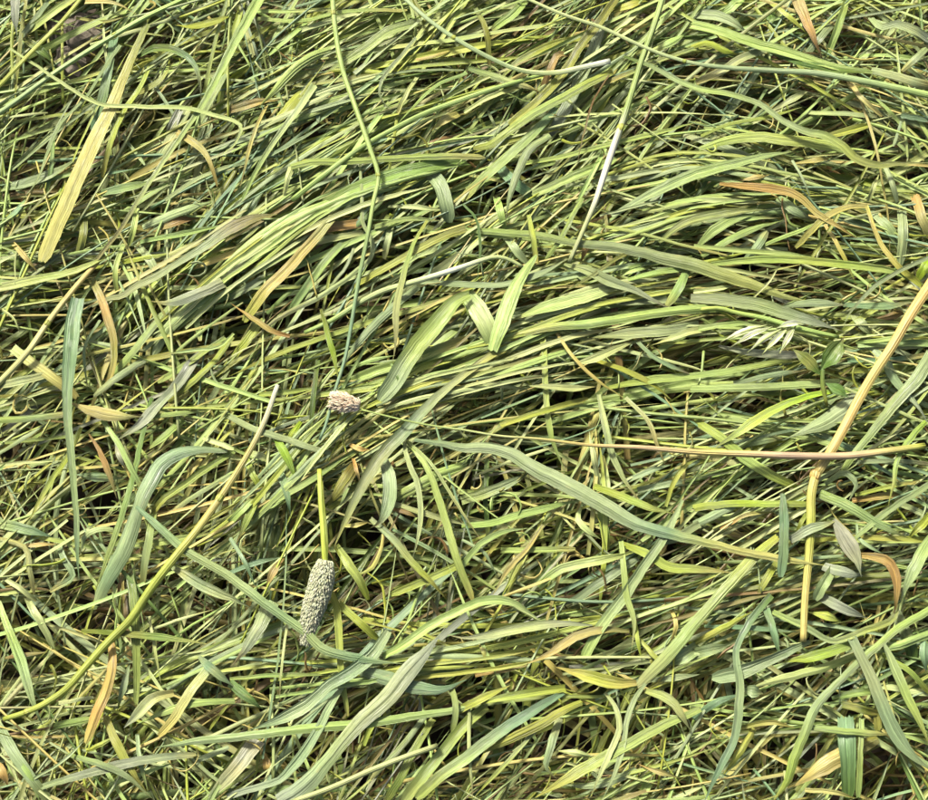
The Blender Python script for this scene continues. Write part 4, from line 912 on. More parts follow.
b|thin pale blade dangling vertically just left of the big folded blade|yg>lg>pl>pl;1.4>2.1>3>3.9>3.4>1.8;-20.2,98.3,10.0 -28.1,81.5,13.4 -33.4,63.3,13.2 -36.7,45.6,11.8 -36.6,29.3,10.6 -38.2,18.8,8.3|
r|big light green blade folded into a zigzag at the picture's centre|lg>lg>lg>sg>sg;4.3>8.9>10>9.5>9.3>7.7;3.0,56.3,10.9 -3.8,52.3,12.6 -13.1,41.1,13.0 -22.5,30.4,11.5 -30.5,19.8,9.9 -38.5,6.4,8.6 -45.1,-1.5,7.0 / lg>pl>lg;6.6>10.7>10>5.5;1.0,58.5,4.7 7.7,47.3,10.4 13.7,34.6,11.1 15.7,26.1,6.5 / lg>lg>lg;5.5>8.9>8.4>5.5>2.5;15.0,24.6,12.5 19.7,38.1,13.8 24.5,52.4,12.2 31.4,66.9,10.6 39.7,79.0,8.0|
r|light green blade slanting up right, above the long pinkish stalk|lg;4.8>5.5>5.5>5;-66.2,9.3,-4.7 -49.7,15.0,0.9 -32.1,20.2,2.3 -14.6,26.5,4.9 1.6,33.9,0.5|
r|light green blade slanting up right, just right of the big folded blade|lg>yg;3.9>4.3>4.3>3.9;-66.1,3.5,-4.6 -44.2,9.5,0.9 -22.6,17.3,3.0 1.6,25.6,0.2|
b|narrow yellow-green blade lying level, just below the long yellow stem at lower left|yg;2.1>2.8>2.3;-126.8,1.7,-2.6 -97.6,3.1,4.9 -70.1,8.4,-1.8|
b|short olive-yellow twig standing just above the pinkish seed head|ol>bg>yg;1.6>3>3.2>2.3;-77.4,48.8,7.8 -73.6,35.0,9.8 -69.3,19.7,10.3 -66.8,7.6,9.0|
b|narrow tan-orange blade slanting down right, below the grey leaf tip at left|or;2.1>3.2>2.1>0.72;-94.8,35.3,0.5 -103.7,36.7,5.9 -114.6,44.2,6.4 -127.7,53.8,2.1|
b|narrow sage-green blade slanting up right, just right of the broad pale green band|sg;3.2>4.1>3.2;-128.4,57.5,-1.9 -115.6,63.4,3.2 -102.4,75.1,-3.4|
r|light green blade slanting up right, below the salmon-tan blade|lg;3.9>4.6>4.3;-62.3,91.8,1.4 -74.8,77.1,5.0 -82.9,66.1,3.7 -94.8,50.9,-2.4|
r|yellow-green blade slanting up right, above the long yellow stem at lower left|yg;3.9>4.6>3.9;-128.0,22.2,-6.1 -117.8,33.2,0.3 -110.2,46.9,-6.0|
r|narrow yellow-green blade slanting up right, just left of the long yellow stem at lower left|yg;3.2>3.7>3.2;-123.2,2.6,-5.7 -113.1,14.9,1.1 -108.1,24.0,-4.8|
b|sage-green blade slanting up right, just right of the kinked green stem|sg;3.7>4.3>3.7>2.5;-25.0,63.1,1.8 -39.0,49.9,6.0 -52.5,36.6,3.8 -60.5,26.9,3.3 -68.2,14.3,-2.2|
b|long narrow sage-green blade lying level, just left of the big folded blade|sg;1.8>3.7>3.4>3.9>3.2;-23.6,65.0,2.5 0.0,62.2,8.5 22.0,62.5,7.4 39.7,68.1,6.5 57.2,79.0,1.0|
b|narrow light green blade lying level, right of the kinked green stem|lg;2.5>3>2.3;-49.3,96.6,2.1 -33.9,99.2,7.5 -12.2,101.6,-0.6|
b|wide pale cream-green blade slanting up right, just above the bright level blade|pl>lg;4.3>6.6>7.3>6.6>4.3;83.2,62.0,2.4 65.0,55.2,7.3 48.7,51.0,7.1 35.1,46.0,7.8 24.4,43.1,2.8|
r|bright light green blade running level, right of the big folded blade|lg;4.3>4.8>5>5>4.3>3.2;141.3,50.7,3.3 125.2,48.4,9.0 105.0,45.9,10.5 83.5,42.7,9.7 64.6,40.0,9.2 47.1,38.5,9.7 24.3,32.8,6.4|
b|sage-green blade lying level, just below the bright level blade|sg>pl;5>6.1>5.5>0.94;127.8,41.5,1.0 107.8,36.3,7.4 91.7,35.5,6.9 75.5,33.9,6.1 65.2,33.8,0.5|
b|pale cream-green blade slanting up right, just below the bright level blade|pl;4.3>4.3>3.2>0.4;129.9,38.1,4.1 120.9,35.1,9.6 112.8,32.3,9.6 100.6,29.2,4.2|
l|pale cream-green blade slanting up right, above the long pinkish stalk|pl;1.6>3.7>5.5>2.5;94.8,33.1,2.1 80.6,25.9,7.6 67.1,20.2,8.0 54.6,18.4,2.9|
b|narrow light green blade slanting up right, just below the bright level blade|lg;3>3.4>3>2.1;57.5,27.6,1.6 37.5,19.2,9.4 18.7,12.9,9.8 -0.7,10.3,2.1|
l|pale cream-green blade lying level, above the long pinkish stalk|pl;2.1>3.4>4.6>0.94;33.5,6.9,5.0 43.9,4.8,10.7 56.0,3.9,9.9 72.7,7.0,2.4|
b|long yellow-green blade lying level, below the pale pointed spikelets|yg>lg>yg;2.1>4.3>3.4>3.4>3.2>2.5;78.2,6.7,0.9 99.2,9.6,6.3 120.6,11.6,6.8 144.9,15.1,6.6 165.7,19.5,4.1 185.0,22.6,-3.7|
b|sage-green blade slanting down right, above the bright level blade|sg>sg>gy;1.4>5.2>5.9>3.7>2.8>1.6;54.7,75.2,2.9 67.8,69.5,8.9 77.2,64.4,9.5 91.8,58.6,10.1 108.0,50.2,9.0 115.2,48.8,5.2|
r|very long green blade broadening to a point at right, above the bright level blade|lg>lg>sg>sg>lg>lg;3>3.7>3.9>3.9>4.8>5.5>7.1>8>6.8>4.3>0.94;-1.4,95.6,1.8 21.9,93.0,5.1 45.1,89.9,7.3 58.6,86.0,8.3 76.2,84.2,9.4 95.1,80.6,9.7 108.6,77.1,9.4 126.1,73.5,8.3 142.4,67.9,7.2 158.8,62.8,5.4 174.1,57.6,2.7 186.0,55.3,0.1|
r|short stubby yellow-green stem standing upright above the big folded blade|yg;2.3>3>2.8;35.6,104.0,1.7 37.6,89.3,6.9 40.0,75.7,2.5|
r|narrow light green blade slanting up right, just above the very long tapering blade|lg;2.3>2.8>2.5;65.8,114.5,0.7 58.9,100.7,7.0 53.3,89.4,6.8 44.6,79.2,0.3|
b|dark threadlike blade drooping left above the big folded blade|dg;1.2>1.5>1.2;-0.7,108.8,6.5 6.2,100.2,8.7 8.8,85.6,9.7 7.4,63.6,9.9|
b|thin olive blade slanting up right, just below the very long tapering blade|ol;1.6>2.3>1.8;96.4,84.6,4.8 81.4,75.5,10.2 67.7,65.8,9.4 51.7,57.6,3.8|
r|light green blade lying level, just below the very long tapering blade|lg;2.1>3>3.2;88.5,65.8,4.8 104.3,68.6,9.8 122.3,73.0,3.3 / lg;3.9>5.2>4.3;122.3,72.6,3.4 116.3,60.2,9.6 109.6,50.9,5.1|
b|sage-green blade lying level, just above the bright level blade|sg;2.5>4.1>4.3>3.9;70.5,54.7,-1.8 95.0,53.6,5.4 128.7,56.6,-1.8|
b|long narrow yellow-green blade standing upright, above the long pinkish stalk|yg>lg;3>3.2>3.2>3>2.1;42.3,45.0,-1.5 43.1,26.3,5.8 44.1,-1.5,7.1 45.9,-19.1,6.7 54.1,-39.4,-0.7|
b|thin straw-yellow blade slanting down right, below the bright level blade|st;1.8;50.0,36.4,4.5 58.9,21.1,9.9 69.4,10.2,9.7 86.5,-0.1,3.7|
b|narrow yellow-green blade slanting down right, below the bright level blade|yg;2.1>3>2.5;69.7,22.4,0.2 86.0,15.3,5.8 101.9,7.1,5.4 112.6,-0.5,-1.0|
b|thin teal-green blade slanting down right, below the bright level blade|tg;2.1>2.5>1.8;93.8,30.9,5.3 101.7,21.1,10.0 113.6,15.0,9.9 125.6,12.0,5.0|
b|light green blade slanting up right, below the orange blade at upper right|lg;2.1>4.3>5>4.3>2.3;107.3,88.2,0.5 116.5,95.6,5.2 127.5,100.8,4.6 145.7,104.3,5.0 169.2,107.4,1.4|
b|light green blade slanting up right, left of the forked straw stalk|lg;2.1>5.5>5.5>3.2>1.4;129.1,87.5,-3.0 137.5,95.1,2.5 151.4,102.3,3.1 166.8,106.1,-1.1|
b|narrow light green blade slanting up right, above the bright level blade|lg;2.3>3.7>3.9>2.8>1.2;130.8,81.3,-1.7 145.4,89.0,3.4 160.6,95.9,4.3 176.7,101.3,0.3|
b|narrow pale cream-green blade lying level, below the big folded blade|pl;2.5>3.2>2.1;-1.3,4.6,1.0 16.0,6.3,8.8 35.6,4.5,3.3|
b|long green blade running down from the big folded blade to the plump seed head|yg>pl>tg>tg>lg;4.3>3.7>3.9>5.5>6.6>6.6>5.2>3.2>1.6;22.9,27.3,7.4 10.7,19.6,10.7 0.0,11.3,11.0 -17.3,-3.1,8.2 -31.9,-19.3,7.8 -43.6,-31.6,9.0 -52.6,-46.5,10.1 -59.0,-59.8,10.1 -69.5,-83.4,4.3|
b|long narrow light green blade lying level, just below the forked straw stalk|lg>yg>lg;2.5>3.9>4.1>4.1>3.9>3.2;135.1,75.3,3.3 157.7,76.5,7.0 180.7,76.2,7.7 202.0,73.8,8.9 220.8,71.5,9.4 234.5,69.0,8.3 248.3,62.6,3.6|
b|narrow light green blade lying level, above the very long tapering blade|lg;2.1>2.8>2.8>1.6;126.3,86.7,0.2 154.1,82.0,5.2 181.2,79.6,6.1 197.2,78.7,1.2|
b|long wide grey blade slanting down right, just below the very long tapering blade|gy>sg>gy;4.3>6.1>7.1>7.3>6.4>5>1.6;123.2,55.4,5.5 141.6,53.4,8.9 159.4,51.1,7.1 177.0,45.8,5.8 190.5,41.8,5.0 206.4,38.2,0.3|
s|thin light green stem lying level, just above the pale pointed spikelets|yg>lg>lg;1.8>2>2.6>2.6>1.8;124.3,48.5,6.0 139.9,48.3,9.5 144.0,47.0,9.2 160.4,43.9,7.5 179.4,38.8,5.9 203.5,34.9,0.2|
b|narrow light green blade lying level, just above the pale pointed spikelets|lg;3>3.2>2.1;124.0,37.2,5.6 138.3,39.2,9.5 163.5,42.7,1.6|
b|thin pale blade bowing down beside the thick straw stem, right side|sg>pl;2.1>2.1>2.3>1.8;252.8,77.3,10.0 236.0,69.0,12.8 222.2,60.8,12.2 212.6,51.5,10.6 207.3,44.9,9.1 204.5,37.9,6.8|
r|sage-green blade standing upright, just right of the forked straw stalk|sg;5>5.5>4.8;242.6,111.1,-2.1 241.1,91.7,3.9 240.2,76.4,-2.1|
b|sage-green blade slanting down right, just right of the forked straw stalk|sg;4.3>5.9>4.8;225.8,108.3,-2.3 234.7,94.9,3.0 240.7,84.0,-3.5|
r|tan blade slanting beside the right edge above the thick straw stem|or>st;4.8>5.9>5.5;250.3,116.6,-1.2 252.5,100.2,4.3 258.0,92.2,-2.1|
b|narrow teal-green blade lying level, left of the thick straw stem|tg;2.5>3.9>3.2;207.8,53.7,-2.6 227.7,51.1,4.5 246.4,55.0,-0.9|
b|sage-green blade lying level, just right of the very long tapering blade|sg;2.1>4.6>3.9;174.8,52.9,-2.1 191.3,53.4,3.8 209.5,53.1,-1.2|
r|level green stem with a cut right end just below the leafy dark sprig|lg;3.7>4.1>4.1>3.9;121.9,5.3,3.9 150.6,5.0,8.8 177.8,6.8,6.5 196.3,9.1,2.4 203.2,11.0,-1.0|
b|narrow sage-green blade lying level, below the pale pointed spikelets|sg;2.1>3.4>2.8;145.4,9.2,1.0 164.9,12.6,5.4 186.4,17.3,-3.1|
b|curved yellow-green blade arching below the leafy dark sprig|bg>bg>yg>lg;1.4>2.5>3.7>5>5.7>4.8;213.5,4.9,-0.1 199.4,3.7,5.0 181.3,-0.3,7.6 164.6,-7.4,9.3 148.3,-17.6,9.2 133.0,-27.2,3.2|
r|wide sage-green blade slanting up right, just right of the thick straw stem|sg>sg>lg;7.1>6.8>6.1>5>4.1>3.2;253.4,25.3,4.1 242.1,9.4,7.1 231.0,-2.6,6.0 219.3,-16.4,6.8 207.5,-30.2,8.6 200.5,-39.8,5.5|
b|sage-green blade slanting down right, just right of the thick straw stem|sg>sg>gy;3.2>5.5>4.8>3>1.6;219.8,30.7,-0.7 227.4,19.8,4.2 232.2,10.1,4.1 239.6,0.4,4.4 244.5,-6.4,4.5 250.0,-14.4,0.0|
b|narrow light green blade lying level, right of the leafy dark sprig|lg>pl;1.6>3.2>3.2;212.7,31.5,0.6 232.6,32.2,7.3 252.7,36.2,3.9|
r|narrow teal-green blade lying level, just below the thick straw stem|tg;2.3>2.8>2.5;208.9,23.4,-5.0 228.1,21.7,1.9 253.7,25.6,-1.5|
b|grey blade lying level, just below the pale pointed spikelets|gy;1.4>4.6>4.8>2.1;138.4,30.3,-1.7 152.3,25.6,3.2 173.0,24.7,0.9 196.7,28.3,-7.0|
b|sage-green blade slanting down right, just below the orange blade at upper right|sg;5>5>3.2;173.1,113.9,2.4 181.8,104.6,8.2 193.2,100.6,2.4|
b|thin light green blade slanting up right, above the pale pointed spikelets|lg;1.8>2.5>2.3;162.5,85.6,1.4 173.1,89.2,7.4 183.9,93.0,8.7 196.0,99.7,5.0|
r|short sage-green blade slanting up right, above the very long tapering blade|sg;3.9>4.6>4.1;154.8,78.8,-0.7 159.6,84.0,5.6 167.1,94.9,0.9|
r|forked dry straw stalk with an orange bend, above the thick straw stem|st>st>yg;2.1>2.3>3>3.9;220.9,108.2,6.2 221.5,100.5,10.0 226.6,83.9,10.5 234.3,73.0,9.8 248.9,62.5,4.1 / st>st>yg;2.5>3.7>3.2;222.2,107.7,6.1 206.9,104.5,11.9 198.6,100.5,11.9 181.7,84.4,4.3|
r|wide sage-green ribbon bent at its top, right of the hanging teal-green blade|sg>tg>sg>sg>tg;2.3>3.7>6.6>8>7.7>6.6>8.4>8.4>6.6>5.5;-126.4,-27.9,0.7 -143.0,-28.3,5.3 -151.3,-30.2,6.6 -159.5,-35.5,7.9 -165.4,-46.4,9.4 -168.8,-54.5,10.1 -172.2,-66.4,10.4 -176.9,-80.8,9.8 -184.5,-94.9,7.6 -192.2,-108.7,2.3|
s|long yellow stem, whitish at its top end, sweeping down to the lower left edge|wh>st>st>yg>yg>yg>yg;2.4>3>3.2>3.6>4>4.2>4.4>4.4>4.2>4>3.6>3.2>2.6;-99.7,6.5,8.1 -105.7,-12.8,9.0 -114.5,-31.6,9.0 -122.2,-45.1,9.5 -130.4,-58.6,11.1 -140.0,-73.4,13.5 -150.9,-87.8,14.5 -162.2,-103.2,13.4 -172.2,-118.4,11.5 -183.4,-129.8,10.7 -194.2,-142.6,11.3 -203.7,-153.9,12.0 -214.9,-161.4,11.6 -223.8,-165.2,10.6 -235.0,-168.5,8.8|0.3 0.945
r|green stem with an elbow joint, just right of the bent sage-green ribbon|lg>lg>yg;3>3.7>3.7>3.2;-123.8,-27.3,-4.0 -137.7,-38.7,2.8 -150.3,-48.4,4.7 -160.5,-56.4,5.1 -164.9,-61.8,0.6 / lg>sg;3.7>4.1>3.7;-164.5,-61.1,0.6 -164.5,-72.6,7.0 -166.5,-87.0,6.9 -168.9,-100.0,0.1|
r|thin sage-green blade slanting up right, just left of the long yellow stem at lower left|sg;2.5;-123.4,-38.7,-3.6 -139.7,-50.9,4.2 -156.6,-61.7,0.4|
b|long narrow dark green blade standing upright, just above the sloping sage-green blade|dg>lg;2.1>2.8>3.2>3.2>2.5;-169.1,1.9,-2.4 -171.4,-18.8,5.0 -175.1,-43.4,7.5 -180.6,-66.1,7.8 -187.9,-88.1,5.6 -194.2,-103.2,-0.9|
r|narrow light green blade slanting down right, left of the bent sage-green ribbon|lg;2.3>2.8>3>2.5;-193.4,-12.1,4.4 -183.5,-25.0,9.2 -176.2,-38.4,9.5 -169.0,-50.8,4.9|
b|narrow light green blade slanting up right, just above the bent sage-green ribbon|lg;3.7>3.7>2.1;-151.5,-9.8,-4.7 -161.1,-21.1,2.7 -172.9,-29.8,-1.3|
b|reddish-brown blade pointing down from the pale yellow husk|br>or>br;0.94>2.1>3.2>3.4>2.5;-200.0,-19.4,4.9 -192.4,-30.4,9.7 -188.0,-39.8,9.7 -183.4,-54.4,4.7|
r|narrow light green blade lying level, left of the hanging teal-green blade|lg>sg;3.4>3.7>3.7;-249.3,-12.1,4.4 -229.0,-11.9,10.2 -211.2,-8.5,5.2|
b|narrow light green blade lying level, right of the pale yellow husk|lg;2.3>2.8>2.5;-169.0,-9.0,-1.2 -154.7,-8.3,3.7 -139.1,-5.5,-2.5|
b|narrow yellow-green blade slanting up right, just left of the hanging teal-green blade|yg;1.8>2.8>3.2>2.1;-204.8,-15.6,2.4 -209.9,-32.8,7.9 -218.9,-45.9,6.3 -225.1,-57.7,5.0 -231.9,-68.1,-1.6|
b|long sage-green blade sloping down right across the tip of the plump seed head|tg>tg>sg>sg>tg>sg>tg>sg;1.8>3.9>4.3>4.3>4.3>4.8>4.3>4.3>4.8>4.6>3.9>0.94;-171.8,-59.2,10.5 -158.5,-70.6,12.5 -144.8,-82.5,13.8 -131.5,-90.3,14.1 -119.9,-97.4,14.2 -105.1,-108.4,14.1 -93.4,-116.6,13.6 -81.7,-124.9,12.9 -72.6,-133.1,12.3 -59.8,-136.8,11.0 -47.0,-139.3,9.5 -30.4,-140.6,7.4|
b|sage-green blade slanting down right, just below the sloping sage-green blade|sg;1.6>5.2>5.5>4.3>1.6;-152.9,-90.6,6.7 -144.6,-95.3,11.9 -136.6,-99.9,12.5 -118.2,-108.2,12.7 -109.8,-112.3,7.5|
r|upright green stem crossing behind the long yellow stem at lower left|dg>lg;4.3>4.6>4.1>3.7>3;-175.7,-94.1,-0.1 -172.0,-107.7,5.6 -170.4,-120.6,5.4 -169.1,-139.8,4.9 -169.7,-161.2,-0.9|
b|sage-green blade slanting down right, left of the hanging teal-green blade|sg>tg;4.8>5.7>4.8>1.4;-248.1,-66.3,-3.1 -235.7,-69.1,2.4 -225.0,-72.0,2.4 -217.2,-73.9,-3.4|
r|narrow straw-yellow blade curving and slanting down right, left of the hanging teal-green blade|st>pl;2.5>2.8>2.8>2.8>2.3;-247.2,-74.8,-1.8 -236.2,-77.7,3.8 -230.8,-80.3,3.7 -227.7,-91.9,3.8 -226.3,-103.8,-1.7|
r|narrow sage-green blade curving and standing upright, just left of the hanging teal-green blade|sg;3>3.4>2.8;-216.8,-74.2,-6.2 -210.4,-86.2,-0.2 -205.8,-93.5,-0.1 -219.0,-102.1,-6.2|
b|narrow light green blade lying level, just above the long yellow stem at lower left|lg;2.1>4.1>3.7;-175.7,-78.3,-2.8 -151.9,-76.2,4.4 -134.2,-71.6,-2.6|
b|narrow yellow-green blade standing upright, below the lime-green sprout|yg>bg;3.2>3.4>3.7>3.9;-77.3,-38.3,0.4 -75.6,-51.3,6.5 -74.5,-61.9,6.5 -72.5,-76.4,6.4 -71.9,-88.2,0.3|
r|narrow yellow-green blade standing upright, right of the plump seed head|yg>lg;3.7>3.9>3.4>3>2.3;-70.0,-103.2,-0.9 -67.7,-107.4,2.1 -65.3,-120.6,5.1 -64.2,-133.4,5.4 -63.2,-144.9,5.7 -59.8,-166.9,0.0|
b|bright lime-green sprout of two short blades between the two seed heads|bg>bg;2.8>4.6>3.9>1.4;-100.5,-20.6,3.8 -97.0,-27.0,9.1 -93.5,-33.7,9.3 -87.8,-45.7,4.8 / bg;2.1>3.7>2.8;-87.6,-11.8,0.5 -91.5,-20.4,6.5 -96.1,-26.7,0.1|
r|light green blade slanting up right, below the broad sloping grey-green blade|lg>lg>yg;5.5>6.1>5.9>4.8;1.6,-34.7,-0.9 -16.9,-43.1,5.3 -30.1,-50.6,6.5 -38.2,-54.8,1.2|
b|narrow pale cream-green blade standing upright, below the broad sloping grey-green blade|pl;1.8>3>2.8>2.8>1.8;-31.8,-22.4,2.8 -30.2,-32.7,7.6 -24.8,-46.3,8.7 -22.7,-62.3,9.3 -24.6,-78.1,9.4 -27.5,-87.4,4.9|
r|long narrow light green blade standing upright, below the broad sloping grey-green blade|lg;1.8>3>3.9>4.1>4.1>3.2;-30.7,-22.3,2.3 -19.6,-38.1,7.5 -12.9,-55.5,7.8 -7.6,-72.7,7.9 -3.0,-88.4,7.9 4.8,-107.4,2.6|
b|thin pale cream-green blade slanting down right, below the broad sloping grey-green blade|pl;1.6>1.8>1.8>1.4;-29.4,-23.6,3.0 -16.9,-36.9,8.1 -7.6,-51.5,8.0 0.0,-63.4,7.7 9.5,-77.2,2.1|
b|wide sage-green blade curving and standing upright, below the broad sloping grey-green blade|sg;3.9>6.6>7.7>6.6>2.5;-43.8,-31.0,1.2 -39.3,-44.8,7.9 -39.8,-56.9,8.5 -44.4,-67.4,7.6 -49.2,-69.4,2.7|
b|brown blade slanting up right, right of the lime-green sprout|br>ol;5.5>6.8>5.5>2.5;-57.3,-33.7,-2.6 -62.1,-42.8,3.8 -67.3,-50.9,3.7 -73.0,-58.6,-2.7|
r|narrow sage-green blade slanting down right, just right of the long yellow stem at lower left|sg;3.2>3.4>3.4>3.2;-125.8,-9.3,1.9 -110.0,-18.0,7.9 -96.5,-22.2,8.9 -79.1,-28.4,9.6 -70.8,-29.9,5.4|
b|teal-green blade standing upright, just left of the lime-green sprout|tg;3.2>4.6>3.2>1.4;-102.1,-32.6,-1.3 -95.0,-47.1,5.3 -92.3,-57.8,5.6 -91.9,-63.7,-0.3|
b|narrow yellow-green blade slanting up right, right of the long yellow stem at lower left|yg>dg;3.2>4.1>2.1;-108.4,-49.3,-2.1 -113.1,-63.0,4.8 -120.5,-78.4,0.8|
b|narrow light green blade slanting up right, just right of the lime-green sprout|lg;2.1>3.2>3.2>2.5;-111.9,-61.6,-0.8 -96.2,-53.7,5.1 -76.5,-41.9,6.4 -60.5,-29.9,0.5|
r|yellow-green blade slanting down right, just right of the plump seed head|yg;3.2>5>4.3>3;-67.6,-78.5,1.6 -59.8,-89.7,7.6 -54.4,-97.5,7.4 -50.1,-107.3,1.1|
b|narrow sage-green blade slanting down right, above the broad grey ribbon|sg>sg>yg>ol;2.5>3.9>3.7>3.7>3.9;-49.4,-64.5,1.4 -36.4,-76.5,7.3 -27.2,-88.3,7.0 -16.7,-98.7,6.4 -8.9,-107.2,-0.0|
r|yellow-green blade slanting up right, above the broad grey ribbon|yg;4.3;1.6,-86.5,-4.2 -16.8,-95.8,3.4 -38.6,-104.1,-2.8|
b|narrow pale cream-green blade slanting down right, below the long pinkish stalk|pl>pl;2.1>3>3;-38.8,-55.7,2.3 -22.1,-62.1,7.5 1.6,-67.9,-0.4|
b|narrow dark green blade standing upright, just left of the kinked green stem|dg;2.5>2.8>2.5;-79.3,23.0,-3.3 -80.8,-0.9,4.2 -82.8,-25.2,-0.9|
b|broad grey-green blade sloping down right from centre, the largest there|tg>sg>sg>sg>sg>tg>lg>lg>lg;1.6>3.2>5.5>6.6>7.7>8.6>8.6>8.4>6.6>5.7>4.1>3.7>3.9>3.9>2.1;-26.5,-23.5,8.8 -13.2,-25.3,9.7 0.0,-27.9,10.7 10.6,-28.1,11.8 22.4,-30.3,12.7 36.8,-39.0,12.9 52.4,-47.0,13.0 68.0,-55.5,12.8 81.0,-63.4,12.5 91.3,-69.3,12.3 100.4,-71.9,12.2 120.9,-77.1,11.7 147.1,-83.3,11.1 172.9,-88.0,10.9 188.4,-90.3,11.0|
b|narrow pale cream-green blade standing upright, just below the long pinkish stalk|pl;2.1>3.7>3.4>2.5>1.6;72.0,1.4,6.3 75.4,-20.0,11.5 79.1,-34.7,11.3 86.7,-49.3,10.6 96.3,-59.1,5.1|
b|thin pale cream-green blade slanting down right, just above the long pinkish stalk|pl>st;2.1>2.5>2.3;86.4,0.3,4.8 98.3,-14.1,9.1 102.0,-24.9,8.8 107.0,-35.4,3.6|
b|yellow-green blade slanting down right, just above the broad sloping grey-green blade|yg>lg;3.2>4.3>4.3>3.2;68.8,-47.7,4.8 84.1,-54.4,9.2 97.2,-59.6,8.6 111.0,-62.1,2.9|
b|sage-green blade slanting up right, below the broad sloping grey-green blade|sg;4.8>5.7>4.8>2.5;-1.3,-54.0,-3.9 15.9,-49.3,2.0 26.5,-44.7,3.0 36.8,-38.2,-1.4|
r|narrow yellow-green blade slanting up right, just above the long pinkish stalk|yg;3;19.4,-14.5,2.8 39.8,-9.0,10.3 66.5,0.1,2.7|
b|light green blade lying level, just left of the straw-yellow pair|lg;2.8>3.9>4.3>2.5;-1.3,-67.7,-2.3 15.8,-66.7,2.5 26.4,-63.4,2.6 38.3,-60.2,3.3 64.5,-54.0,-0.2|
b|narrow light green blade slanting up right, left of the straw-yellow pair|lg;3>3.2>2.3;-1.3,-90.0,0.7 7.9,-78.9,5.4 19.7,-72.2,4.5 33.8,-69.2,-1.5|
r|narrow light green blade lying level, just right of the straw-yellow pair|lg;3;19.6,-80.8,-3.8 39.5,-81.1,1.5 59.0,-79.8,-3.5|
b|pale cream-green blade slanting up right, right of the straw-yellow pair|lg>pl>pl>yg;3.9>5>5>4.3>1.6;38.8,-99.9,-0.9 49.8,-91.9,4.0 65.5,-88.1,5.2 81.1,-85.0,6.9 93.4,-81.0,3.1|
b|pair of narrow straw-yellow blades fanning down left of the straw heap|st>st;1.6>2.8>3.4;41.7,-67.8,0.6 32.8,-81.5,4.4 24.9,-89.4,4.7 15.1,-104.7,1.1 / st>yg;2.1>2.8>2.5;38.6,-72.3,0.0 28.8,-88.0,4.4 19.7,-106.0,0.7|
r|wide pale sage blade crossing down left, right of the straw-yellow pair|sg>sg>lg;1.6>4.3>5>5.5>5.7>5.2;115.8,-54.8,3.0 104.6,-75.4,9.1 93.9,-89.7,8.3 82.0,-107.7,5.7 72.8,-119.2,4.5 61.7,-138.9,0.3|
b|narrow light green blade standing upright, right of the flat silvery blade|lg>lg>pl;2.5>3.2>3.2>3>0.72;82.6,-76.8,4.0 83.4,-92.3,7.7 84.8,-106.5,6.6 88.2,-118.0,6.2 86.9,-134.7,0.5|
b|yellow-green blade slanting down right, below the broad sloping grey-green blade|yg>yg>st;2.8>5>5>3.9>2.1;83.8,-78.1,0.6 96.8,-84.4,6.9 105.7,-90.3,7.0 121.1,-91.6,7.3 143.3,-93.2,0.9|
b|narrow sage-green blade lying level, below the long pinkish stalk|sg;3.2>4.1>3.9;92.9,-48.7,-3.4 107.7,-46.5,1.4 126.1,-43.8,-5.6|
r|short light green blade standing upright, right of the straw-yellow pair|lg;4.1>4.6>3.9;73.0,-59.9,-3.0 74.2,-70.6,2.1 75.9,-80.4,-4.8|
r|sage-green blade slanting up right, above the flat silvery blade|sg;4.1>4.6>3.7;57.4,-107.5,-5.0 73.4,-97.0,2.5 91.7,-85.5,-0.8|
r|thin dark green blade standing upright, below the broad sloping grey-green blade|dg;2.5;12.4,-30.9,-7.1 11.3,-53.9,-2.8 13.6,-77.9,-9.4|
b|sage-green blade slanting up right, left of the broad slanting green blade|sg;3.9>4.6>2.5;124.5,-67.0,-0.2 108.8,-76.5,6.8 98.9,-80.0,0.8|
r|yellow-green blade slanting down right, just right of the long pinkish stalk|yg>lg>yg;3.9>4.8>5.7>5>3.9;123.5,-10.8,-1.0 137.0,-21.4,4.8 149.8,-32.9,4.8 162.7,-41.7,5.3 177.4,-47.4,0.1|
b|flat light green blade emerging rightward from behind the thick straw stem|lg;4.8>5.5>4.8>3.9>1.4;188.0,-51.8,5.4 202.7,-59.9,11.1 215.2,-67.9,11.6 225.4,-73.1,11.2 233.8,-75.8,6.6|
b|grey pointed blade lying left behind the thick straw stem|gy>sg>sg;6.6>8.9>8.9>5.5>0.94;213.8,4.3,-4.1 204.9,-4.7,2.8 193.4,-12.6,4.5 180.8,-18.3,5.9 170.4,-22.3,0.4|
b|sage-green blade lying level, just above the long pinkish stalk|sg;2.1>4.6>3.9;145.6,-25.6,-3.7 158.6,-22.5,2.9 173.9,-20.0,-3.1|
b|bright green blade bending downward near the right edge, over the long pinkish stalk|bg>lg>bg;2.3>3.2>2.5>2.8>1.2;245.9,-13.2,7.7 236.8,-22.4,9.6 228.4,-34.7,11.0 225.1,-48.3,12.8 221.7,-60.1,12.4|
r|ribbed teal-green ribbon standing upright left of the thick straw stem|tg;2.3>4.8>5>5>4.3;167.2,-52.6,10.8 167.0,-60.1,12.5 167.0,-66.7,12.6 166.1,-81.1,12.5 164.5,-96.5,11.0|
b|grey folded blade with a drooping tip, right of the thick straw stem|gy>sg;3.7>5.5>4.8;170.3,-77.0,9.1 179.7,-71.9,11.9 194.2,-67.2,11.2 / gy>gy>sg;2.5>7.3>8.4>5.5>0.72;193.5,-66.2,11.1 198.6,-77.3,13.6 203.2,-86.4,13.9 204.9,-92.2,13.7 206.0,-96.8,11.9|
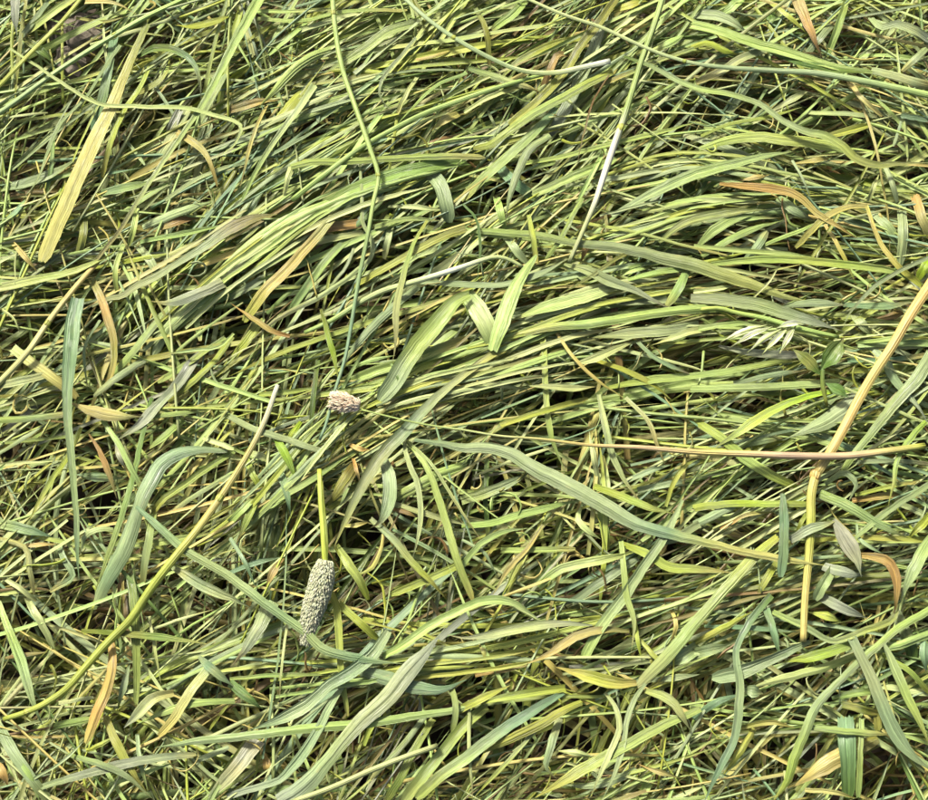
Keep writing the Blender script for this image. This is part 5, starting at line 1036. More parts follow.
b|orange blade curling down near the right edge, below the grey folded blade|or>or>or>st;1.8>3.2>5>5.2>4.3>3.2;199.1,-84.4,7.1 211.3,-85.7,13.0 218.8,-87.7,13.4 223.4,-98.0,13.6 222.9,-108.3,13.0 222.5,-116.2,7.9|
b|narrow tan-orange blade lying level, below the long pinkish stalk|or;2.5>3.9>2.8;207.0,-54.2,-2.5 221.0,-52.7,2.7 238.5,-50.0,-4.8|
b|narrow sage-green blade slanting up right, right of the grey folded blade|sg>lg;3.2>3.4>3.2>3;248.2,-45.5,2.0 229.5,-57.0,9.4 215.4,-66.5,11.1 204.4,-75.7,11.3 194.3,-83.5,5.5|
r|narrow yellow-green blade lying level, left of the upright teal-green ribbon|yg>bg;3.7>3.9>3.4;121.8,-58.6,0.2 142.2,-57.1,5.6 167.0,-57.3,6.9 183.2,-56.5,2.2|
b|sage-green blade slanting up right, above the broad sloping grey-green blade|sg;4.3>4.6>3.2;121.8,-67.5,-1.7 139.8,-58.8,3.4 156.4,-51.1,-2.0|
r|broad light green blade slanting down left from the upright teal-green ribbon|yg>lg>lg>sg;3.7>5.5>5.9>6.1>6.6>6.6>4.8;165.3,-74.2,4.0 152.5,-84.5,8.2 141.3,-96.4,9.9 130.4,-108.1,10.6 119.8,-119.6,10.0 105.5,-136.1,7.6 89.7,-151.7,1.4|
b|narrow yellow-green blade slanting up right, just left of the upright teal-green ribbon|yg;3.2>3.9>3.2;165.1,-86.9,0.1 157.5,-97.4,6.5 152.2,-107.3,1.3|
r|narrow yellow-green blade lying level, just above the curling orange blade|yg;2.5>3>2.8;186.0,-75.8,-0.8 203.0,-75.1,6.6 221.2,-75.8,7.0 247.0,-75.6,-0.5|
b|short grey blade slanting down right, just below the curling orange blade|gy;4.3>5.7>5.5>2.5;189.2,-89.2,0.7 194.2,-92.2,7.1 200.5,-93.8,7.6 209.3,-94.6,2.3|
r|short sage-green blade slanting up right, below the curling orange blade|sg;4.8>5.7>5;193.3,-91.1,2.4 187.1,-99.4,7.8 183.6,-107.3,1.6|
b|light green blade slanting up right, just right of the curling orange blade|lg>sg;4.3>6.6>6.6>4.3;245.9,-74.4,5.7 237.4,-85.0,12.4 232.1,-94.1,13.1 226.6,-107.9,8.0|
b|narrow sage-green blade curving and slanting down right, just below the long pinkish stalk|sg;2.1>3.4>3.2>2.1;191.7,-45.9,1.8 202.0,-40.7,7.3 206.9,-46.1,7.6 203.4,-56.0,2.5|
r|thin sage-green blade lying level, right of the thick straw stem|sg;2.5;209.5,-34.1,-0.3 226.9,-34.2,4.5 250.1,-34.6,-2.1|
b|narrow yellow-green blade slanting up right, below the long pinkish stalk|yg;1.8>2.8>2.3;207.6,-52.0,0.8 223.1,-48.5,5.6 244.9,-43.5,-2.3|
b|sage-green blade standing upright, above the long yellow stem at lower left|pl>lg>sg>sg;2.5>3.9>5.5>4.6>3;-244.8,-107.2,-0.7 -235.4,-124.5,5.8 -229.3,-137.3,6.3 -224.5,-150.0,6.8 -220.0,-162.6,6.5 -216.8,-172.0,1.2|
r|orange blade with a brown spot under the long yellow stem at lower left|or>or>or>st;3.7>5>5.5>5.7>3.9;-183.6,-128.8,3.1 -181.4,-141.2,8.4 -183.9,-155.1,9.1 -188.3,-166.4,9.8 -193.5,-180.4,5.3|
b|narrow olive blade lying level, just right of the long yellow stem at lower left|ol>dg>lg;2.1>3.2>3.9>3;-199.1,-123.4,3.3 -175.0,-125.3,9.1 -155.2,-127.3,10.8 -132.4,-130.5,7.9|
b|pinkish beige blade arched over, right of the orange blade at lower left|st>pl>gy;3.7>5.5>6.1>4.8;-149.5,-155.2,4.2 -158.2,-157.6,8.9 -165.5,-165.1,9.0 -174.4,-172.6,4.7|
r|sage-green blade slanting up right, above the level stem under the broad grey ribbon|sg>st;4.8>5.5>5>3.7;-132.1,-142.9,3.1 -140.7,-155.1,7.2 -148.1,-167.6,6.1 -157.2,-177.0,0.2|
b|teal-green blade slanting down right, above the level stem under the broad grey ribbon|tg;1.6>4.8>4.3>1.4;-137.1,-136.6,5.6 -131.6,-141.3,10.7 -126.3,-145.7,10.7 -117.9,-152.5,5.7|
b|narrow light green blade slanting up right, above the level stem under the broad grey ribbon|lg;2.5>3.7>3.9>3.2;-118.2,-159.4,1.8 -135.5,-160.1,6.4 -150.9,-163.8,5.5 -169.1,-171.0,-0.0|
r|grey-green blade lying nearly level near the bottom left corner|sg>gy>sg;2.8>3.9>5>4.3>3;-215.6,-202.3,2.5 -193.4,-196.2,8.8 -174.6,-191.3,8.6 -153.5,-187.6,7.0 -137.4,-186.2,1.2|
b|narrow sage-green blade slanting down right, right of the orange blade at lower left|lg>sg>sg;2.1>3.2>3.2>2.5;-202.2,-186.1,5.9 -186.8,-190.0,11.0 -174.0,-194.9,10.6 -158.2,-208.0,4.6|
b|olive blade slanting down right, left of the level stem under the broad grey ribbon|ol>yg;3.7>4.6>4.3>3.7;-185.3,-167.0,1.6 -176.6,-181.4,7.6 -168.4,-195.0,7.4 -162.3,-204.5,1.0|
r|grey-green blade sloping down right out of the bottom left corner|sg;4.3>5.7>5.5>4.8;-242.1,-170.1,-2.6 -229.5,-186.4,4.2 -219.7,-198.8,4.5 -211.8,-210.2,-1.5|
b|light green blade slanting down right, below the long yellow stem at lower left|lg;2.5>4.3>3.9;-236.4,-182.1,-1.0 -223.4,-195.0,5.7 -216.6,-209.5,-0.4|
r|narrow pale cream-green blade slanting down right, below the hanging teal-green blade|pl;2.1>3.9>3.7>2.3;-230.4,-105.7,-2.7 -224.3,-113.3,3.6 -220.0,-119.2,3.8 -214.1,-132.4,-1.5|
b|narrow dark green blade lying level, just left of the orange blade at lower left|dg>lg;3.2>4.1>2.8;-217.5,-172.9,-3.1 -196.1,-168.9,3.4 -182.2,-167.3,-3.1|
b|broad grey blade slanting out of the bottom edge, right of the level grey-green blade|gy>sg;8.9>8.2>6.6>4.8;-106.2,-178.9,0.6 -113.6,-190.1,4.8 -123.6,-201.3,3.8 -132.6,-209.6,-1.9|
b|long pale green stem running level beneath the broad grey ribbon|lg>lg>sg;3.2>3.9>4.8>4.8>4.3>3.9>3.2;10.6,-158.1,3.3 0.0,-162.6,5.3 -22.8,-166.4,7.4 -46.9,-170.1,9.4 -81.1,-173.3,11.5 -118.1,-177.6,9.0 -137.5,-179.6,7.1 -158.4,-182.9,4.0|
b|broad grey ribbon of leaf slanting up right, the widest at the bottom|gy>sg>gy>gy>gy;10>9.3>7.1>6.6>8>9.1>9.3>7.1>0.94;-93.3,-210.4,7.7 -81.7,-202.9,10.9 -71.7,-192.4,13.1 -61.7,-180.1,13.6 -51.8,-168.9,12.6 -39.3,-157.6,11.0 -30.5,-146.3,10.5 -19.0,-133.7,10.7 -9.4,-121.9,9.9|
b|pale green blade arched like a roof above the broad grey ribbon|lg>lg>lg>pl;3>4.3>4.6>4.3>4.6>4.8>4.3>1.8;-41.8,-136.9,3.5 -29.4,-129.7,8.1 -16.5,-120.8,9.3 0.0,-112.5,9.3 9.3,-108.6,8.5 17.1,-107.8,7.7 26.3,-109.7,6.7 40.1,-118.3,1.1|
b|sage-green blade passing left under the sloping sage-green blade, tapering to the left|sg>tg>sg>tg;3.9>6.6>6.8>5.7>6.6>4.6>0.94;-39.4,-123.7,3.2 -47.4,-136.1,7.7 -56.3,-143.7,9.0 -68.8,-151.4,10.6 -80.0,-161.4,11.6 -95.2,-168.9,11.0 -112.5,-174.9,4.3|
b|wide sage-green blade lying level, just right of the broad grey ribbon|sg>tg;4.8>7.5>7.1>5.7>2.5;-54.0,-143.8,3.6 -37.0,-148.7,7.4 -24.2,-152.5,6.9 -12.6,-153.8,7.0 1.6,-148.3,2.7|
r|long sage-green blade slanting up right, just left of the broad grey ribbon|sg>sg>gy;1.8>4.1>4.6>5.5>3.7>3.4>3.9;-62.3,-151.8,4.4 -68.7,-162.6,9.7 -74.8,-175.1,10.4 -87.3,-192.5,8.5 -93.6,-198.7,7.2 -105.1,-202.4,5.9 -121.0,-207.0,0.6|
s|pale round stem with a cut end, slanting below the broad grey ribbon|pl;2.6>2.8>2.8;-13.5,-181.7,8.8 -28.8,-186.9,11.9 -46.4,-193.6,13.4 -66.4,-202.2,13.0 -86.9,-209.5,8.6|
b|wide sage-green blade slanting up right, below the sloping sage-green blade|sg>gy;8.9>7.3>5>2.1;-101.0,-107.4,2.3 -105.6,-120.8,9.5 -113.0,-133.6,9.8 -120.8,-142.2,3.0|
r|narrow sage-green blade slanting up right, below the level stem under the broad grey ribbon|sg;2.8>3.2>2.5;-20.2,-167.3,-1.7 -29.2,-178.9,5.1 -39.2,-190.1,6.5 -47.7,-198.3,1.2|
r|narrow yellow-green blade slanting up right, left of the slanting green blade at bottom centre|yg>dg;3.4>4.1>3.7;-15.9,-168.2,-1.4 -25.3,-183.9,5.6 -32.7,-198.7,7.0 -39.9,-209.4,1.6|
r|yellow-green blade slanting to the bottom edge, right of the pale round stem|yg>lg;5>5.7>5.7;11.3,-161.9,-1.2 0.0,-171.4,4.0 -11.2,-185.1,4.2 -22.6,-198.8,5.5 -31.0,-209.4,0.7|
r|green blade slanting down left to the bottom edge from the straw heap|tg>tg>lg>lg;2.8>5>5.7>5.7>5.7>5.5;50.8,-155.2,3.2 36.0,-163.9,9.1 21.9,-172.6,8.9 7.9,-182.6,8.0 -1.0,-189.4,7.9 -12.4,-197.4,8.3 -24.5,-208.0,5.0|
b|thin light green blade lying level, below the plump seed head|lg;1.6>2.3>1.8;-121.4,-148.1,1.6 -93.5,-146.2,8.4 -64.0,-146.0,-0.3|
r|narrow yellow-green blade slanting down right, above the sloping sage-green blade|yg;3.9;-66.0,-109.1,-0.5 -53.0,-120.5,4.9 -44.8,-127.2,-1.5|
b|dark green blade slanting down right, above the level stem under the broad grey ribbon|dg;4.3>5.7>3.7>1.2;-121.1,-149.9,3.5 -113.6,-155.7,9.4 -108.4,-159.5,9.3 -103.3,-163.8,3.1|
r|light green blade standing upright, just right of the level stem under the broad grey ribbon|lg;2.8>3.4>2.8;-6.2,-153.1,3.1 -4.1,-163.9,7.8 -6.2,-175.8,2.7|
b|flat silvery blade with a pointed right end, above the straw heap|gy>pl>gy;0.72>3>5.2>5.2>3.9>2.1;66.5,-120.8,5.3 51.8,-120.1,7.6 32.3,-122.1,9.3 12.9,-126.0,11.0 -2.6,-127.3,10.6 -9.0,-125.7,9.4|
b|straw-yellow blade slanting up right, just below the flat silvery blade|ol>st>st;1.8>3.9>4.6>5>3.9;86.1,-123.5,0.2 72.7,-123.1,4.4 57.1,-127.0,4.7 45.2,-134.7,6.0 32.4,-140.3,2.4|
b|pale straw-yellow sheath bulging above the slanting green blade at bottom centre|st>yg>st;2.8>6.8>6.1>4.8;89.3,-150.1,1.4 77.2,-150.2,6.5 61.8,-146.2,6.9 47.9,-142.0,2.4|
b|yellow-green blade lying level, just above the slanting green blade at bottom centre|yg;3.9>4.6>3.9>2.1;52.3,-152.7,2.3 32.0,-155.7,8.4 14.1,-159.1,8.0 2.6,-161.9,2.4|
b|narrow yellow-green blade slanting up right, above the slanting green blade at bottom centre|yg;3.9>4.1>2.8;-5.2,-165.1,2.1 7.7,-158.8,7.8 23.9,-151.4,3.4|
b|narrow tan-orange blade lying level, above the level stem under the broad grey ribbon|or>st;2.1>4.1>3.9;5.9,-146.1,-2.2 19.4,-142.9,3.9 35.2,-140.5,-2.8|
r|yellow-green hollow sheath lying along the slanting green blade at bottom centre|yg>ol>yg;2.8>4.3>5>4.3>0.94;60.8,-159.8,3.4 51.1,-163.9,9.1 40.8,-170.1,9.9 25.4,-177.6,9.4 9.6,-185.4,3.3|
b|thin pale cream-green blade slanting up right, just below the slanting green blade at bottom centre|pl>yg;1.8>2.3>2.5;37.4,-173.6,4.9 21.6,-190.0,9.0 5.1,-207.4,4.0|
b|long light green blade slanting over the dark hollow at the bottom centre right|lg>lg>yg;3.2>5>5.7>5.7>5.5;121.7,-163.4,2.9 99.6,-172.6,7.2 82.7,-181.3,9.0 68.4,-188.7,10.6 53.1,-197.4,10.9 36.2,-207.4,4.8|
b|narrow pale cream-green blade standing upright, below the straw heap|pl;1.4>2.8>3.2>3>2.3;72.7,-155.2,2.2 78.1,-163.9,7.7 79.1,-172.6,8.8 73.5,-186.3,10.7 68.2,-197.3,11.7 63.9,-207.3,7.2|
b|narrow sage-green blade standing upright, below the broad slanting green blade|sg;1.4>3>2.8>2.8>1.8;96.1,-148.3,1.1 87.3,-158.8,6.3 83.0,-170.1,7.7 80.7,-183.8,9.4 75.8,-196.1,11.0 69.6,-209.2,6.8|
b|light green blade slanting down right, right of the broad slanting green blade|lg>sg;2.5>5>3.9>1.4;93.4,-154.0,1.4 106.4,-159.5,7.0 112.5,-168.9,7.4 116.6,-175.1,2.6|
b|sage-green blade curving and standing upright, below the slanting green blade at bottom centre|sg;3.7>4.3>3.4>1.4;49.3,-167.3,0.8 44.6,-181.4,7.6 41.9,-192.5,7.8 47.9,-198.6,2.2|
b|thin pale cream-green blade standing upright, just left of the slanting green blade at bottom centre|pl;1.6>2.1;2.6,-158.8,2.8 2.5,-183.8,7.6 4.6,-208.7,3.7|
b|narrow sage-green blade lying level, below the slanting green blade at bottom centre|sg;3.7>3.9>2.3;88.5,-193.7,-0.6 74.9,-199.3,6.7 60.9,-201.8,6.8 50.5,-201.2,0.3|
b|short sage-green blade slanting up right, just right of the broad slanting green blade|sg;6.6>6.8>4.8;122.6,-131.2,-0.9 114.0,-136.5,3.8 105.7,-141.7,-3.4|
b|wide ribbed teal-green blade curving down to the right edge, bottom right|tg>sg>tg>tg>tg;5>5>6.6>6.8>7.3>6.8>5.5;200.1,-127.2,9.8 203.7,-137.5,11.4 208.3,-147.6,11.4 212.8,-160.2,11.1 218.5,-173.9,10.5 226.9,-186.3,9.7 238.0,-194.4,7.0|
b|narrower green blade curving down right beside the ribbed teal-green blade|sg>lg>yg;1.8>5.5>4.6>4.1>3.7;215.9,-130.5,11.4 220.9,-145.1,12.7 226.6,-158.9,11.9 232.5,-171.4,11.2 237.6,-183.2,8.5|
b|long green blade from the right edge sweeping down left to the bottom edge|lg>lg>sg>sg>lg>bg;3.9>3.9>3.7>3.9>3.2>4.3>5>5>6.1>7.1;243.1,-112.3,7.3 222.7,-123.5,10.6 212.1,-132.3,9.8 201.4,-141.2,9.4 189.2,-152.6,10.0 179.6,-162.7,10.6 174.0,-175.1,10.4 167.3,-190.0,8.7 164.8,-198.7,6.5 157.7,-209.4,1.7|
b|light green blade slanting up right, below the curling orange blade|lg;4.3>4.3>3;242.6,-125.0,4.0 225.3,-131.0,8.7 210.1,-135.5,1.7|
b|light green blade slanting up right, just below the thick straw stem|lg>bg>yg;3.2>5>5.7>2.8;203.2,-129.8,4.9 191.4,-133.6,9.8 180.9,-136.4,10.2 163.0,-140.1,5.9|
b|light green blade slanting up right, left of the ribbed teal-green blade|lg>pl;3.2>4.3>4.3>2.5;205.3,-136.0,0.2 184.0,-143.0,6.7 161.7,-148.7,7.5 142.8,-153.9,0.4|
r|wide sage-green blade slanting up right, left of the thick straw stem|sg;2.1>4.3>5.5>8.2>6.1;179.8,-129.1,2.4 168.5,-133.6,8.9 156.6,-138.7,9.4 141.0,-145.0,8.7 128.6,-147.5,1.3|
b|narrow teal-green blade standing upright, left of the thick straw stem|tg;3.9>3.7>1.6;157.0,-112.2,5.9 159.3,-124.8,11.6 163.7,-139.2,7.2|
b|long dark green blade hanging below the upright teal-green ribbon to the bottom edge|dg>tg>sg>tg>tg;3.7>3.9>3.2>4.1>4.6>3.9>3.9>4.3;160.1,-105.0,4.9 145.4,-122.2,10.9 139.7,-133.7,11.1 141.1,-150.1,10.8 140.2,-162.6,10.0 137.3,-178.9,8.6 129.3,-193.8,7.3 122.4,-209.3,3.7|
r|narrow light green blade curving and lying level, just left of the ribbed teal-green blade|lg>sg>yg>ol;2.8>3.2>3.2>3.4>3.9>3.2;160.6,-113.8,4.2 176.6,-122.1,9.3 189.2,-128.9,9.3 207.4,-123.4,9.8 222.1,-117.0,9.5 225.2,-109.7,6.7|
b|narrow teal-green blade lying level, right of the broad slanting green blade|tg;1.6>2.8>2.3;125.7,-120.9,0.6 146.0,-122.0,7.4 175.1,-124.2,0.9|
b|short sage-green blade slanting up right, right of the straw heap|sg;5.5>5.5>2.5;119.6,-134.8,-0.4 127.6,-133.2,6.6 138.9,-130.4,1.5|
r|dark green blade standing upright, just below the curling orange blade|dg;5.5>6.8>5.5;226.2,-113.1,0.1 230.4,-127.0,5.5 234.4,-140.1,-1.4|
r|narrow yellow-green blade slanting down right, right of the ribbed teal-green blade|yg;2.5>2.8>2.8;217.4,-135.5,1.3 228.9,-143.7,7.2 241.6,-156.2,0.6|
b|broad dull straw blade lying under the green blades near the bottom right corner|ol>st>st;4.3>9.1>9.3>5.5;213.2,-178.3,0.8 189.1,-188.8,7.9 177.5,-195.6,7.2 167.9,-202.7,0.0|
r|wide teal-green blade standing upright, left of the ribbed teal-green blade|tg>dg;7.7>9.1>7.3>6.1;196.5,-167.6,1.8 195.0,-178.9,7.8 195.1,-188.8,7.6 196.3,-207.6,0.5|
r|narrow light green blade standing upright, left of the ribbed teal-green blade|lg;2.8>3.4>3.2;203.7,-168.2,5.7 200.5,-188.7,10.8 200.1,-207.4,5.0|
b|narrow light green blade lying level, below the thick straw stem|lg>lg>st;2.5>3.2>3.4>3.7>1.4;174.3,-172.4,6.5 194.2,-174.5,10.9 209.7,-175.7,9.9 221.4,-176.4,4.1|
r|olive blade slanting down right, just left of the ribbed teal-green blade|dg>ol;3.7>4.3>3.7;195.1,-161.0,2.3 201.9,-163.2,7.9 213.1,-165.7,1.2 / ol;3.9>3.9;212.8,-163.8,1.2 212.8,-174.5,1.1|
b|narrow yellow-green blade slanting up right, below the broad slanting green blade|yg;2.5>4.1>2.5;149.6,-173.3,1.4 140.0,-186.4,5.7 132.4,-197.1,-0.9|
b|narrow yellow-green blade slanting up right, just right of the broad slanting green blade|yg;2.8>3.4>2.5;119.7,-129.9,-0.3 137.0,-120.7,7.2 150.7,-113.5,0.9|
b|grey blade slanting down right, just above the ribbed teal-green blade|gy;5>5.7>4.3>0.94;187.6,-106.0,1.2 193.1,-110.4,7.5 200.6,-114.0,7.9 210.7,-116.8,2.5|
b|narrow teal-green blade slanting up right, right of the broad slanting green blade|tg;2.8>3.9>2.8;119.0,-168.2,-3.8 132.3,-158.8,3.9 144.2,-155.9,-0.7|
b|narrow dark green blade lying level, just left of the ribbed teal-green blade|dg>lg;2.1>4.1>3.4;190.3,-157.7,1.4 202.7,-155.0,6.7 216.6,-154.6,0.2|
"""

def parse(block):
    for line in block.strip().split('\n'):
        kind, label, strands, nodes = line.split('|')
        out = []
        for s in strands.split(' / '):
            cols, ws, pts = s.split(';')
            out.append((cols.split('>'), [float(v) for v in ws.split('>')],
                        [tuple(float(v) for v in p.split(',')) for p in pts.split()]))
        yield kind, label, out, [float(v) for v in nodes.split()]

for kind, label, strands, nodes in parse(LOOSE):
    for cols, ws, pts in strands:
        LITTER.blade(kind, cols, ws, pts, solid=True)
tag(LITTER.build('cut_grass_litter', MAT_LITTER), 'mass of fine cut grass, straw and chaff filling the heap', 'cut grass', kind='stuff')

# ------------------------------------------------------------------ the blades and stems one can pick out
for kind, label, strands, nodes in parse(THINGS):
    m = Mesh()
    base = np.mean(np.asarray(strands[0][2]), 0)
    if kind == 's':
        cols, ws, pts = strands[0]
        if nodes:
            # a stalk with swollen joints: stem and each joint are parts
            base = np.asarray(pts[-1])
            e = empty('grass_stalk', base)
            P = [tuple(np.asarray(p) - base) for p in pts]
            m.tube(cols, ws, P)
            m.build('stem', MAT_STEM, e)
            Q, t, L, tk = spline(P, 1.0, 10, 900)
            for f in nodes:
                i = int(f * (len(Q) - 1))
                d = Q[min(i + 2, len(Q) - 1)] - Q[max(i - 2, 0)]
                d /= np.linalg.norm(d)
                w = float(np.interp(f, np.linspace(0, 1, len(ws)), ws))
                nd = Mesh()
                nd.tube(['ol', 'yg', 'ol'], [w * 0.98, w * 1.1, w * 1.16, w * 1.1, w * 0.98], [tuple(Q[i] - d * w * .55), tuple(Q[i]), tuple(Q[i] + d * w * .55)], step=0.5, hi=8)
                nd.build('node', MAT_STEM, e)
            tag(e, label, 'grass stalk', 'round stalks lying on the heap')
        else:
            m.tube(cols, ws, pts)
            tag(m.build('grass_stalk', MAT_STEM, None, base), label, 'grass stalk', 'round stalks lying on the heap')
    else:
        for cols, ws, pts in strands:
            m.blade(kind, cols, ws, pts)
        tag(m.build('grass_strand', MAT_BLADE, None, base), label, 'grass blade', 'grass blades lying on the heap')

# ------------------------------------------------------------------ special pieces
SPECIAL = {
    'head': [(-71.6, -87.7, 13.4), (-74.9, -103.2, 13.6), (-77.7, -111.9, 14.1), (-80.5, -122.7, 14.9), (-81.8, -130.4, 15.4)],
    'pink': [(-69.9, -3.0, 13.9), (-55.0, -6.2, 13.7)],
    'stalk': [(-54.5, -8.1, 13.8), (-43.3, -11.0, 13.7), (-22.2, -15.9, 13.9), (0.0, -19.4, 15.1), (19.4, -22.9, 16.6), (39.3, -24.7, 17.9), (65.5, -27.9, 17.7), (91.9, -28.8, 15.6), (122.0, -30.9, 13.8), (148.2, -32.1, 14.4), (174.1, -33.3, 15.5), (200.5, -33.2, 14.9), (227.6, -29.6, 12.7), (243.1, -27.4, 12.2)],
    'straw': [(253.0, 64.0, 14.5), (238.1, 42.2, 14.0), (228.4, 26.2, 11.9), (220.0, 14.1, 10.7), (209.6, -2.4, 11.2), (201.8, -16.3, 13.0), (192.7, -31.4, 15.1), (185.4, -42.2, 15.9), (183.0, -50.1, 16.1), (181.6, -68.4, 15.9), (179.5, -87.9, 15.5), (176.7, -108.5, 15.7), (174.7, -129.4, 16.6)],
    'sprig': [(205.6, 32.7, 7.9), (194.2, 20.2, 8.0), (191.1, 13.5, 8.5)],
    'spk': [(168.6, 35.6, 10.7), (136.1, 29.1, 14.3)],
    'soil': [(-233.3, 218.7, -14.8), (-213.3, 219.0, -15.6)],
}

def local(pts, base):
    return [tuple(np.asarray(p) - np.asarray(base)) for p in pts]

def spikelet_mass(m, axis, radii, n, length, width, cols, out_angle, jitter):
    """many small pointed husks set in spirals round an axis"""
    Q, t, L, tk = spline(axis, 1.0, 10, 80)
    T, S, Nn = frames(Q)
    for k in range(n):
        f = (k + 0.5) / n
        i = min(len(Q) - 1, int(f * (len(Q) - 1)))
        R = np.interp(f, np.linspace(0, 1, len(radii)), radii)
        a = k * 2.39996 + RNG.normal(0, jitter)
        rad = S[i] * math.cos(a) + Nn[i] * math.sin(a)
        d = T[i] * math.cos(out_angle) + rad * math.sin(out_angle) + RNG.normal(0, 0.12, 3)
        d /= np.linalg.norm(d)
        p0 = Q[i] + rad * R * 0.82
        ln = length * RNG.uniform(0.8, 1.2)
        p1 = p0 + d * ln * 0.5 + rad * ln * 0.10
        p2 = p0 + d * ln
        m.tube([cols[RNG.integers(len(cols))]], [width * 0.35, width, width * 0.8, width * 0.1], [tuple(p0), tuple(p1), tuple(p2)], sides=5, step=ln / 4, hi=4, groove=0.0)

def build_plump_head():
    ax = SPECIAL['head']
    base = ax[0]
    e = empty('seed_head', base)
    A = local(ax, base)
    A = [(x, y, z - 7.0 * i / (len(A) - 1)) for i, (x, y, z) in enumerate(A)]
    PALETTE['hd'] = lin(210, 214, 174) * 1.1
    PALETTE['hd2'] = lin(226, 228, 194) * 1.1
    PALETTE['hd3'] = lin(194, 198, 156) * 1.1
    core = Mesh()
    radii = [3.6, 6.0, 6.5, 6.4, 5.8, 4.7, 3.2, 1.5]
    core.tube(['hd3'], [2 * r * 0.86 for r in radii], A, sides=14, step=2)
    core.build('core', MAT_HUSK, e)
    sp = Mesh()
    PALETTE['hd'] = lin(210, 214, 174) * 1.1
    PALETTE['hd2'] = lin(226, 228, 194) * 1.1
    PALETTE['hd3'] = lin(194, 198, 156) * 1.1
    spikelet_mass(sp, A, radii, 1900, 2.4, 0.95, ['hd', 'hd', 'hd2', 'hd3'], 0.5, 0.2)
    o = sp.build('spikelets', MAT_HUSK, e)
    tag(o, kind='stuff')
    st = Mesh()
    st.tube(['yg', 'yg'], [2.4, 2.6, 2.7, 2.6], local([(base[0] - 1.0 + dx, base[1] + dy, base[2] + dz) for dx, dy, dz in ((-3.5, 48, -3), (-2.5, 34, 0), (-1.0, 18, 1), (0.5, 0, 0.5), (0.8, -4, -1))], base))
    st.build('stalk', MAT_STEM, e)
    tag(e, 'plump pale grey-green seed head hanging from a yellow-green stalk, lower left of centre', 'seed head')

def build_pink_stalk():
    path = SPECIAL['stalk']
    base = path[0]
    e = empty('flower_stalk', base)
    st = Mesh()
    PALETTE['pk'] = lin(222, 196, 146)
    PALETTE['pk2'] = lin(212, 182, 146)
    st.tube(['lg', 'lg', 'pl', 'st', 'pk', 'st', 'pk2', 'pk', 'yg'], [0.9, 1.0, 1.2, 1.6, 2.4, 3.4, 3.9, 3.8, 3.4], local(path, base))
    st.build('stalk', MAT_STEM, e)
    h = SPECIAL['pink']
    A = local([h[1], tuple((np.asarray(h[0]) + np.asarray(h[1])) / 2), h[0]], base)
    hd = Mesh()
    PALETTE['fl'] = lin(238, 222, 192) * 1.45
    PALETTE['fl2'] = lin(248, 234, 206) * 1.45
    PALETTE['fl3'] = lin(224, 200, 168) * 1.45
    hd.tube(['fl3'], [2.6, 6, 7, 6, 3], A, sides=10, step=1.5)
    spikelet_mass(hd, A, [1.4, 3.3, 3.9, 3.6, 2.4], 420, 3.6, 0.85, ['fl', 'fl2', 'fl3', 'fl'], 0.62, 0.3)
    hd.build('flower_head', MAT_HUSK, e)
    tag(e, 'long thin pinkish stalk running level to the right, ending in a small pinkish seed head', 'flower stalk')

def build_straw_stem():
    path = SPECIAL['straw']
    base = path[-1]
    e = empty('straw_stem', base)
    PALETTE['gd'] = lin(226, 198, 112)
    n = len(path)
    P = local(path, base)
    P = [(x, y, z - (0 if i < 5 else min(1, (i - 4) / 3) * 7.0)) for i, (x, y, z) in enumerate(P)]
    up = Mesh()
    up.tube(['gd', 'gd', 'st', 'gd', 'st'], [5.6, 5.5, 5.2, 5.1, 5.0, 4.9], P[:8])
    up.build('upper_stem', MAT_STEM, e)
    lo = Mesh()
    lo.tube(['st', 'yg', 'st', 'st'], [4.9, 4.8, 4.4, 3.7, 3.3], P[7:])
    lo.build('lower_stem', MAT_STEM, e)
    nd = Mesh()
    a, b = np.asarray(P[7]), np.asarray(P[8])
    d = (b - a) / np.linalg.norm(b - a)
    nd.tube(['or', 'st', 'or'], [4.8, 5.6, 5.9, 5.5, 4.7], [tuple(a - d * 2.6), tuple(a), tuple(a + d * 2.6)], step=0.8)
    nd.build('node', MAT_STEM, e)
    tag(e, 'thick dry straw stem with a jointed bend, slanting down from the right edge', 'straw stem')

def build_sprig():
    c0, c1, c2 = SPECIAL['sprig']
    base = c2
    e = empty('leafy_sprig', base)
    PALETTE['sp'] = lin(112, 146, 62)
    def leaf(a, b, w, z):
        lf = Mesh()
        a = np.asarray(a, float); b = np.asarray(b, float)
        mid = (a + b) / 2 + np.array([0, 0, z])
        lf.blade('l', ['sp', 'sp', 'dg'], [2, w, w * 0.95, 1.5], [tuple(a), tuple(mid), tuple(b)], step=2.0)
        return lf.build('leaf', MAT_BLADE, e)
    leaf((-1, 0, 1), (13, 19, 3), 10.0, 2.5)
    leaf((0, -2, 0.5), (-16, 13, 2), 6.5, 2.0)
    leaf((2, -6, 0), (14, -14, 0), 6.0, 1.5)
    st = Mesh()
    st.tube(['dg', 'ol'], [2.0, 2.2, 1.8], [(1, 4, 1), (0.5, -6, 0), (3, -18, -3)])
    st.build('stem', MAT_STEM, e)
    tag(e, 'small dark green sprig with glossy leaves, left of the thick straw stem', 'leafy sprig')

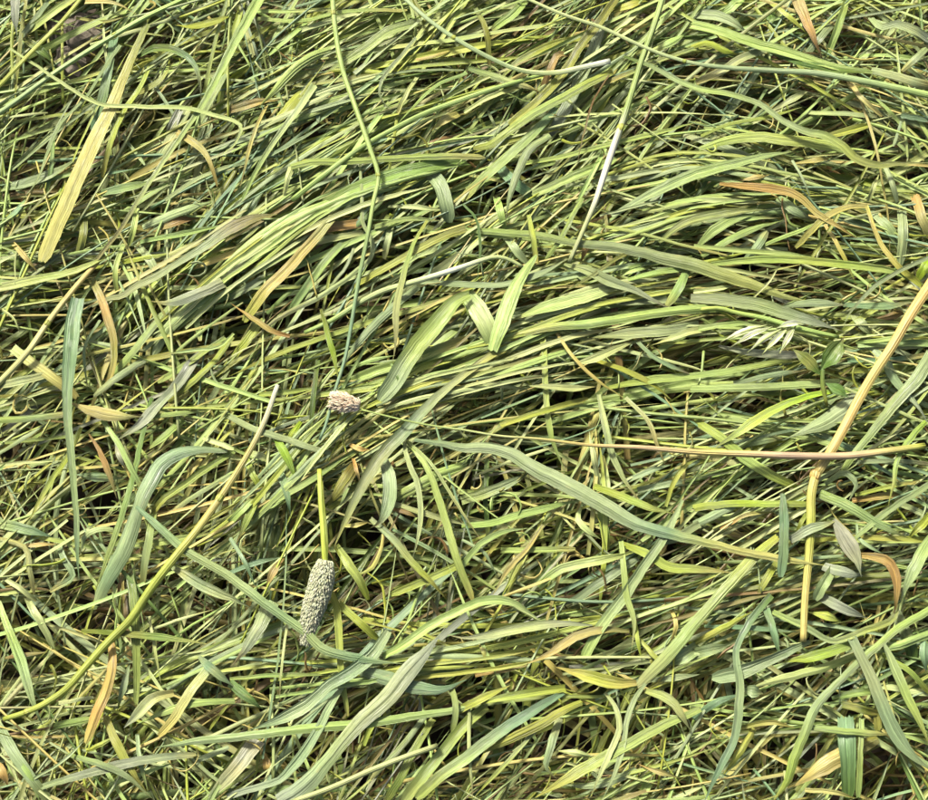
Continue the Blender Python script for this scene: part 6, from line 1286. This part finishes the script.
def build_spikelets():
    a, b = SPECIAL['spk']
    e = empty('grass_panicle', a)
    st = Mesh()
    b = np.asarray(b) - np.asarray(a)
    st.tube(['lg', 'pl'], [1.6, 1.2, 0.8], [(12, 5, -1), (0, 1, 1), tuple(b * 0.45 + np.array([0, 2, 1])), tuple(b * 0.8)], sides=8)
    st.build('stalk', MAT_STEM, e)
    for k, (x0, y0, x1, y1) in enumerate(((-6, 3, -31, -6), (-3, 2, -26, -9), (2, 1, -17, -12), (5, 1, -9, -13), (9, 2, 0, -13), (14, 3, -2, 1))):
        s = Mesh()
        s.blade('l', ['pl', 'wh', 'pl'], [1.2, 3.3, 3.0, 0.6], [(x0, y0, 1.5 + 0.3 * k), ((x0 + x1) / 2, (y0 + y1) / 2 + 1, 3.2 + 0.3 * k), (x1, y1, 1.5)], step=1.6)
        s.tube(['pl', 'pl'], [0.8, 1.7, 1.3, 0.3], [(x0, y0, 1.2 + 0.3 * k), ((x0 + x1) / 2, (y0 + y1) / 2 + 0.6, 2.6 + 0.3 * k), (x1 - 0.5, y1 - .5, 1.0)], sides=8, step=2)
        s.build('spikelet', MAT_HUSK, e)
    tag(e, 'small fan of pale pointed spikelets right of centre, left of the leafy dark sprig', 'grass spikelets')

def build_clods():
    a, b = SPECIAL['soil']
    spots = ((0.15, 5, 12, 9, 'brownish soil clod beside the short upright olive stem, the left of three'),
             (0.75, 2, 13, 10, 'grey-brown soil clod right of the short upright olive stem, in the bare patch'),
             (0.35, -16, 11, 8, 'dark soil clod at the lower end of the bare patch, top left'))
    for k, (f, dy, r, h, label) in enumerate(spots):
        bm = bmesh.new()
        bmesh.ops.create_icosphere(bm, subdivisions=3, radius=1.0)
        ph = [random.uniform(0, 6) for _ in range(6)]
        for v in bm.verts:
            p = v.co
            q = 1 + 0.16 * math.sin(3.1 * p.x + ph[0]) * math.cos(2.7 * p.y + ph[1]) + 0.10 * math.sin(6.3 * p.z + 5 * p.x + ph[2]) + 0.06 * math.sin(11 * p.y + ph[3]) * math.sin(9 * p.x + ph[4])
            v.co = Vector((p.x * r * q, p.y * r * 0.8 * q, p.z * h * q)) * MM
        me = bpy.data.meshes.new('soil_clod')
        bm.to_mesh(me)
        bm.free()
        me.materials.append(MAT_CLOD)
        o = bpy.data.objects.new('soil_clod', me)
        o.location = Vector((a[0] + (b[0] - a[0]) * f, a[1] + dy, a[2] - 2)) * MM
        o.rotation_euler = (0.3 * k, 0.2, 0.9 * k)
        scene.collection.objects.link(o)
        tag(o, label, 'soil clod', 'soil clods in the bare patch')

build_plump_head()
build_pink_stalk()
build_straw_stem()
build_sprig()
build_spikelets()
build_clods()
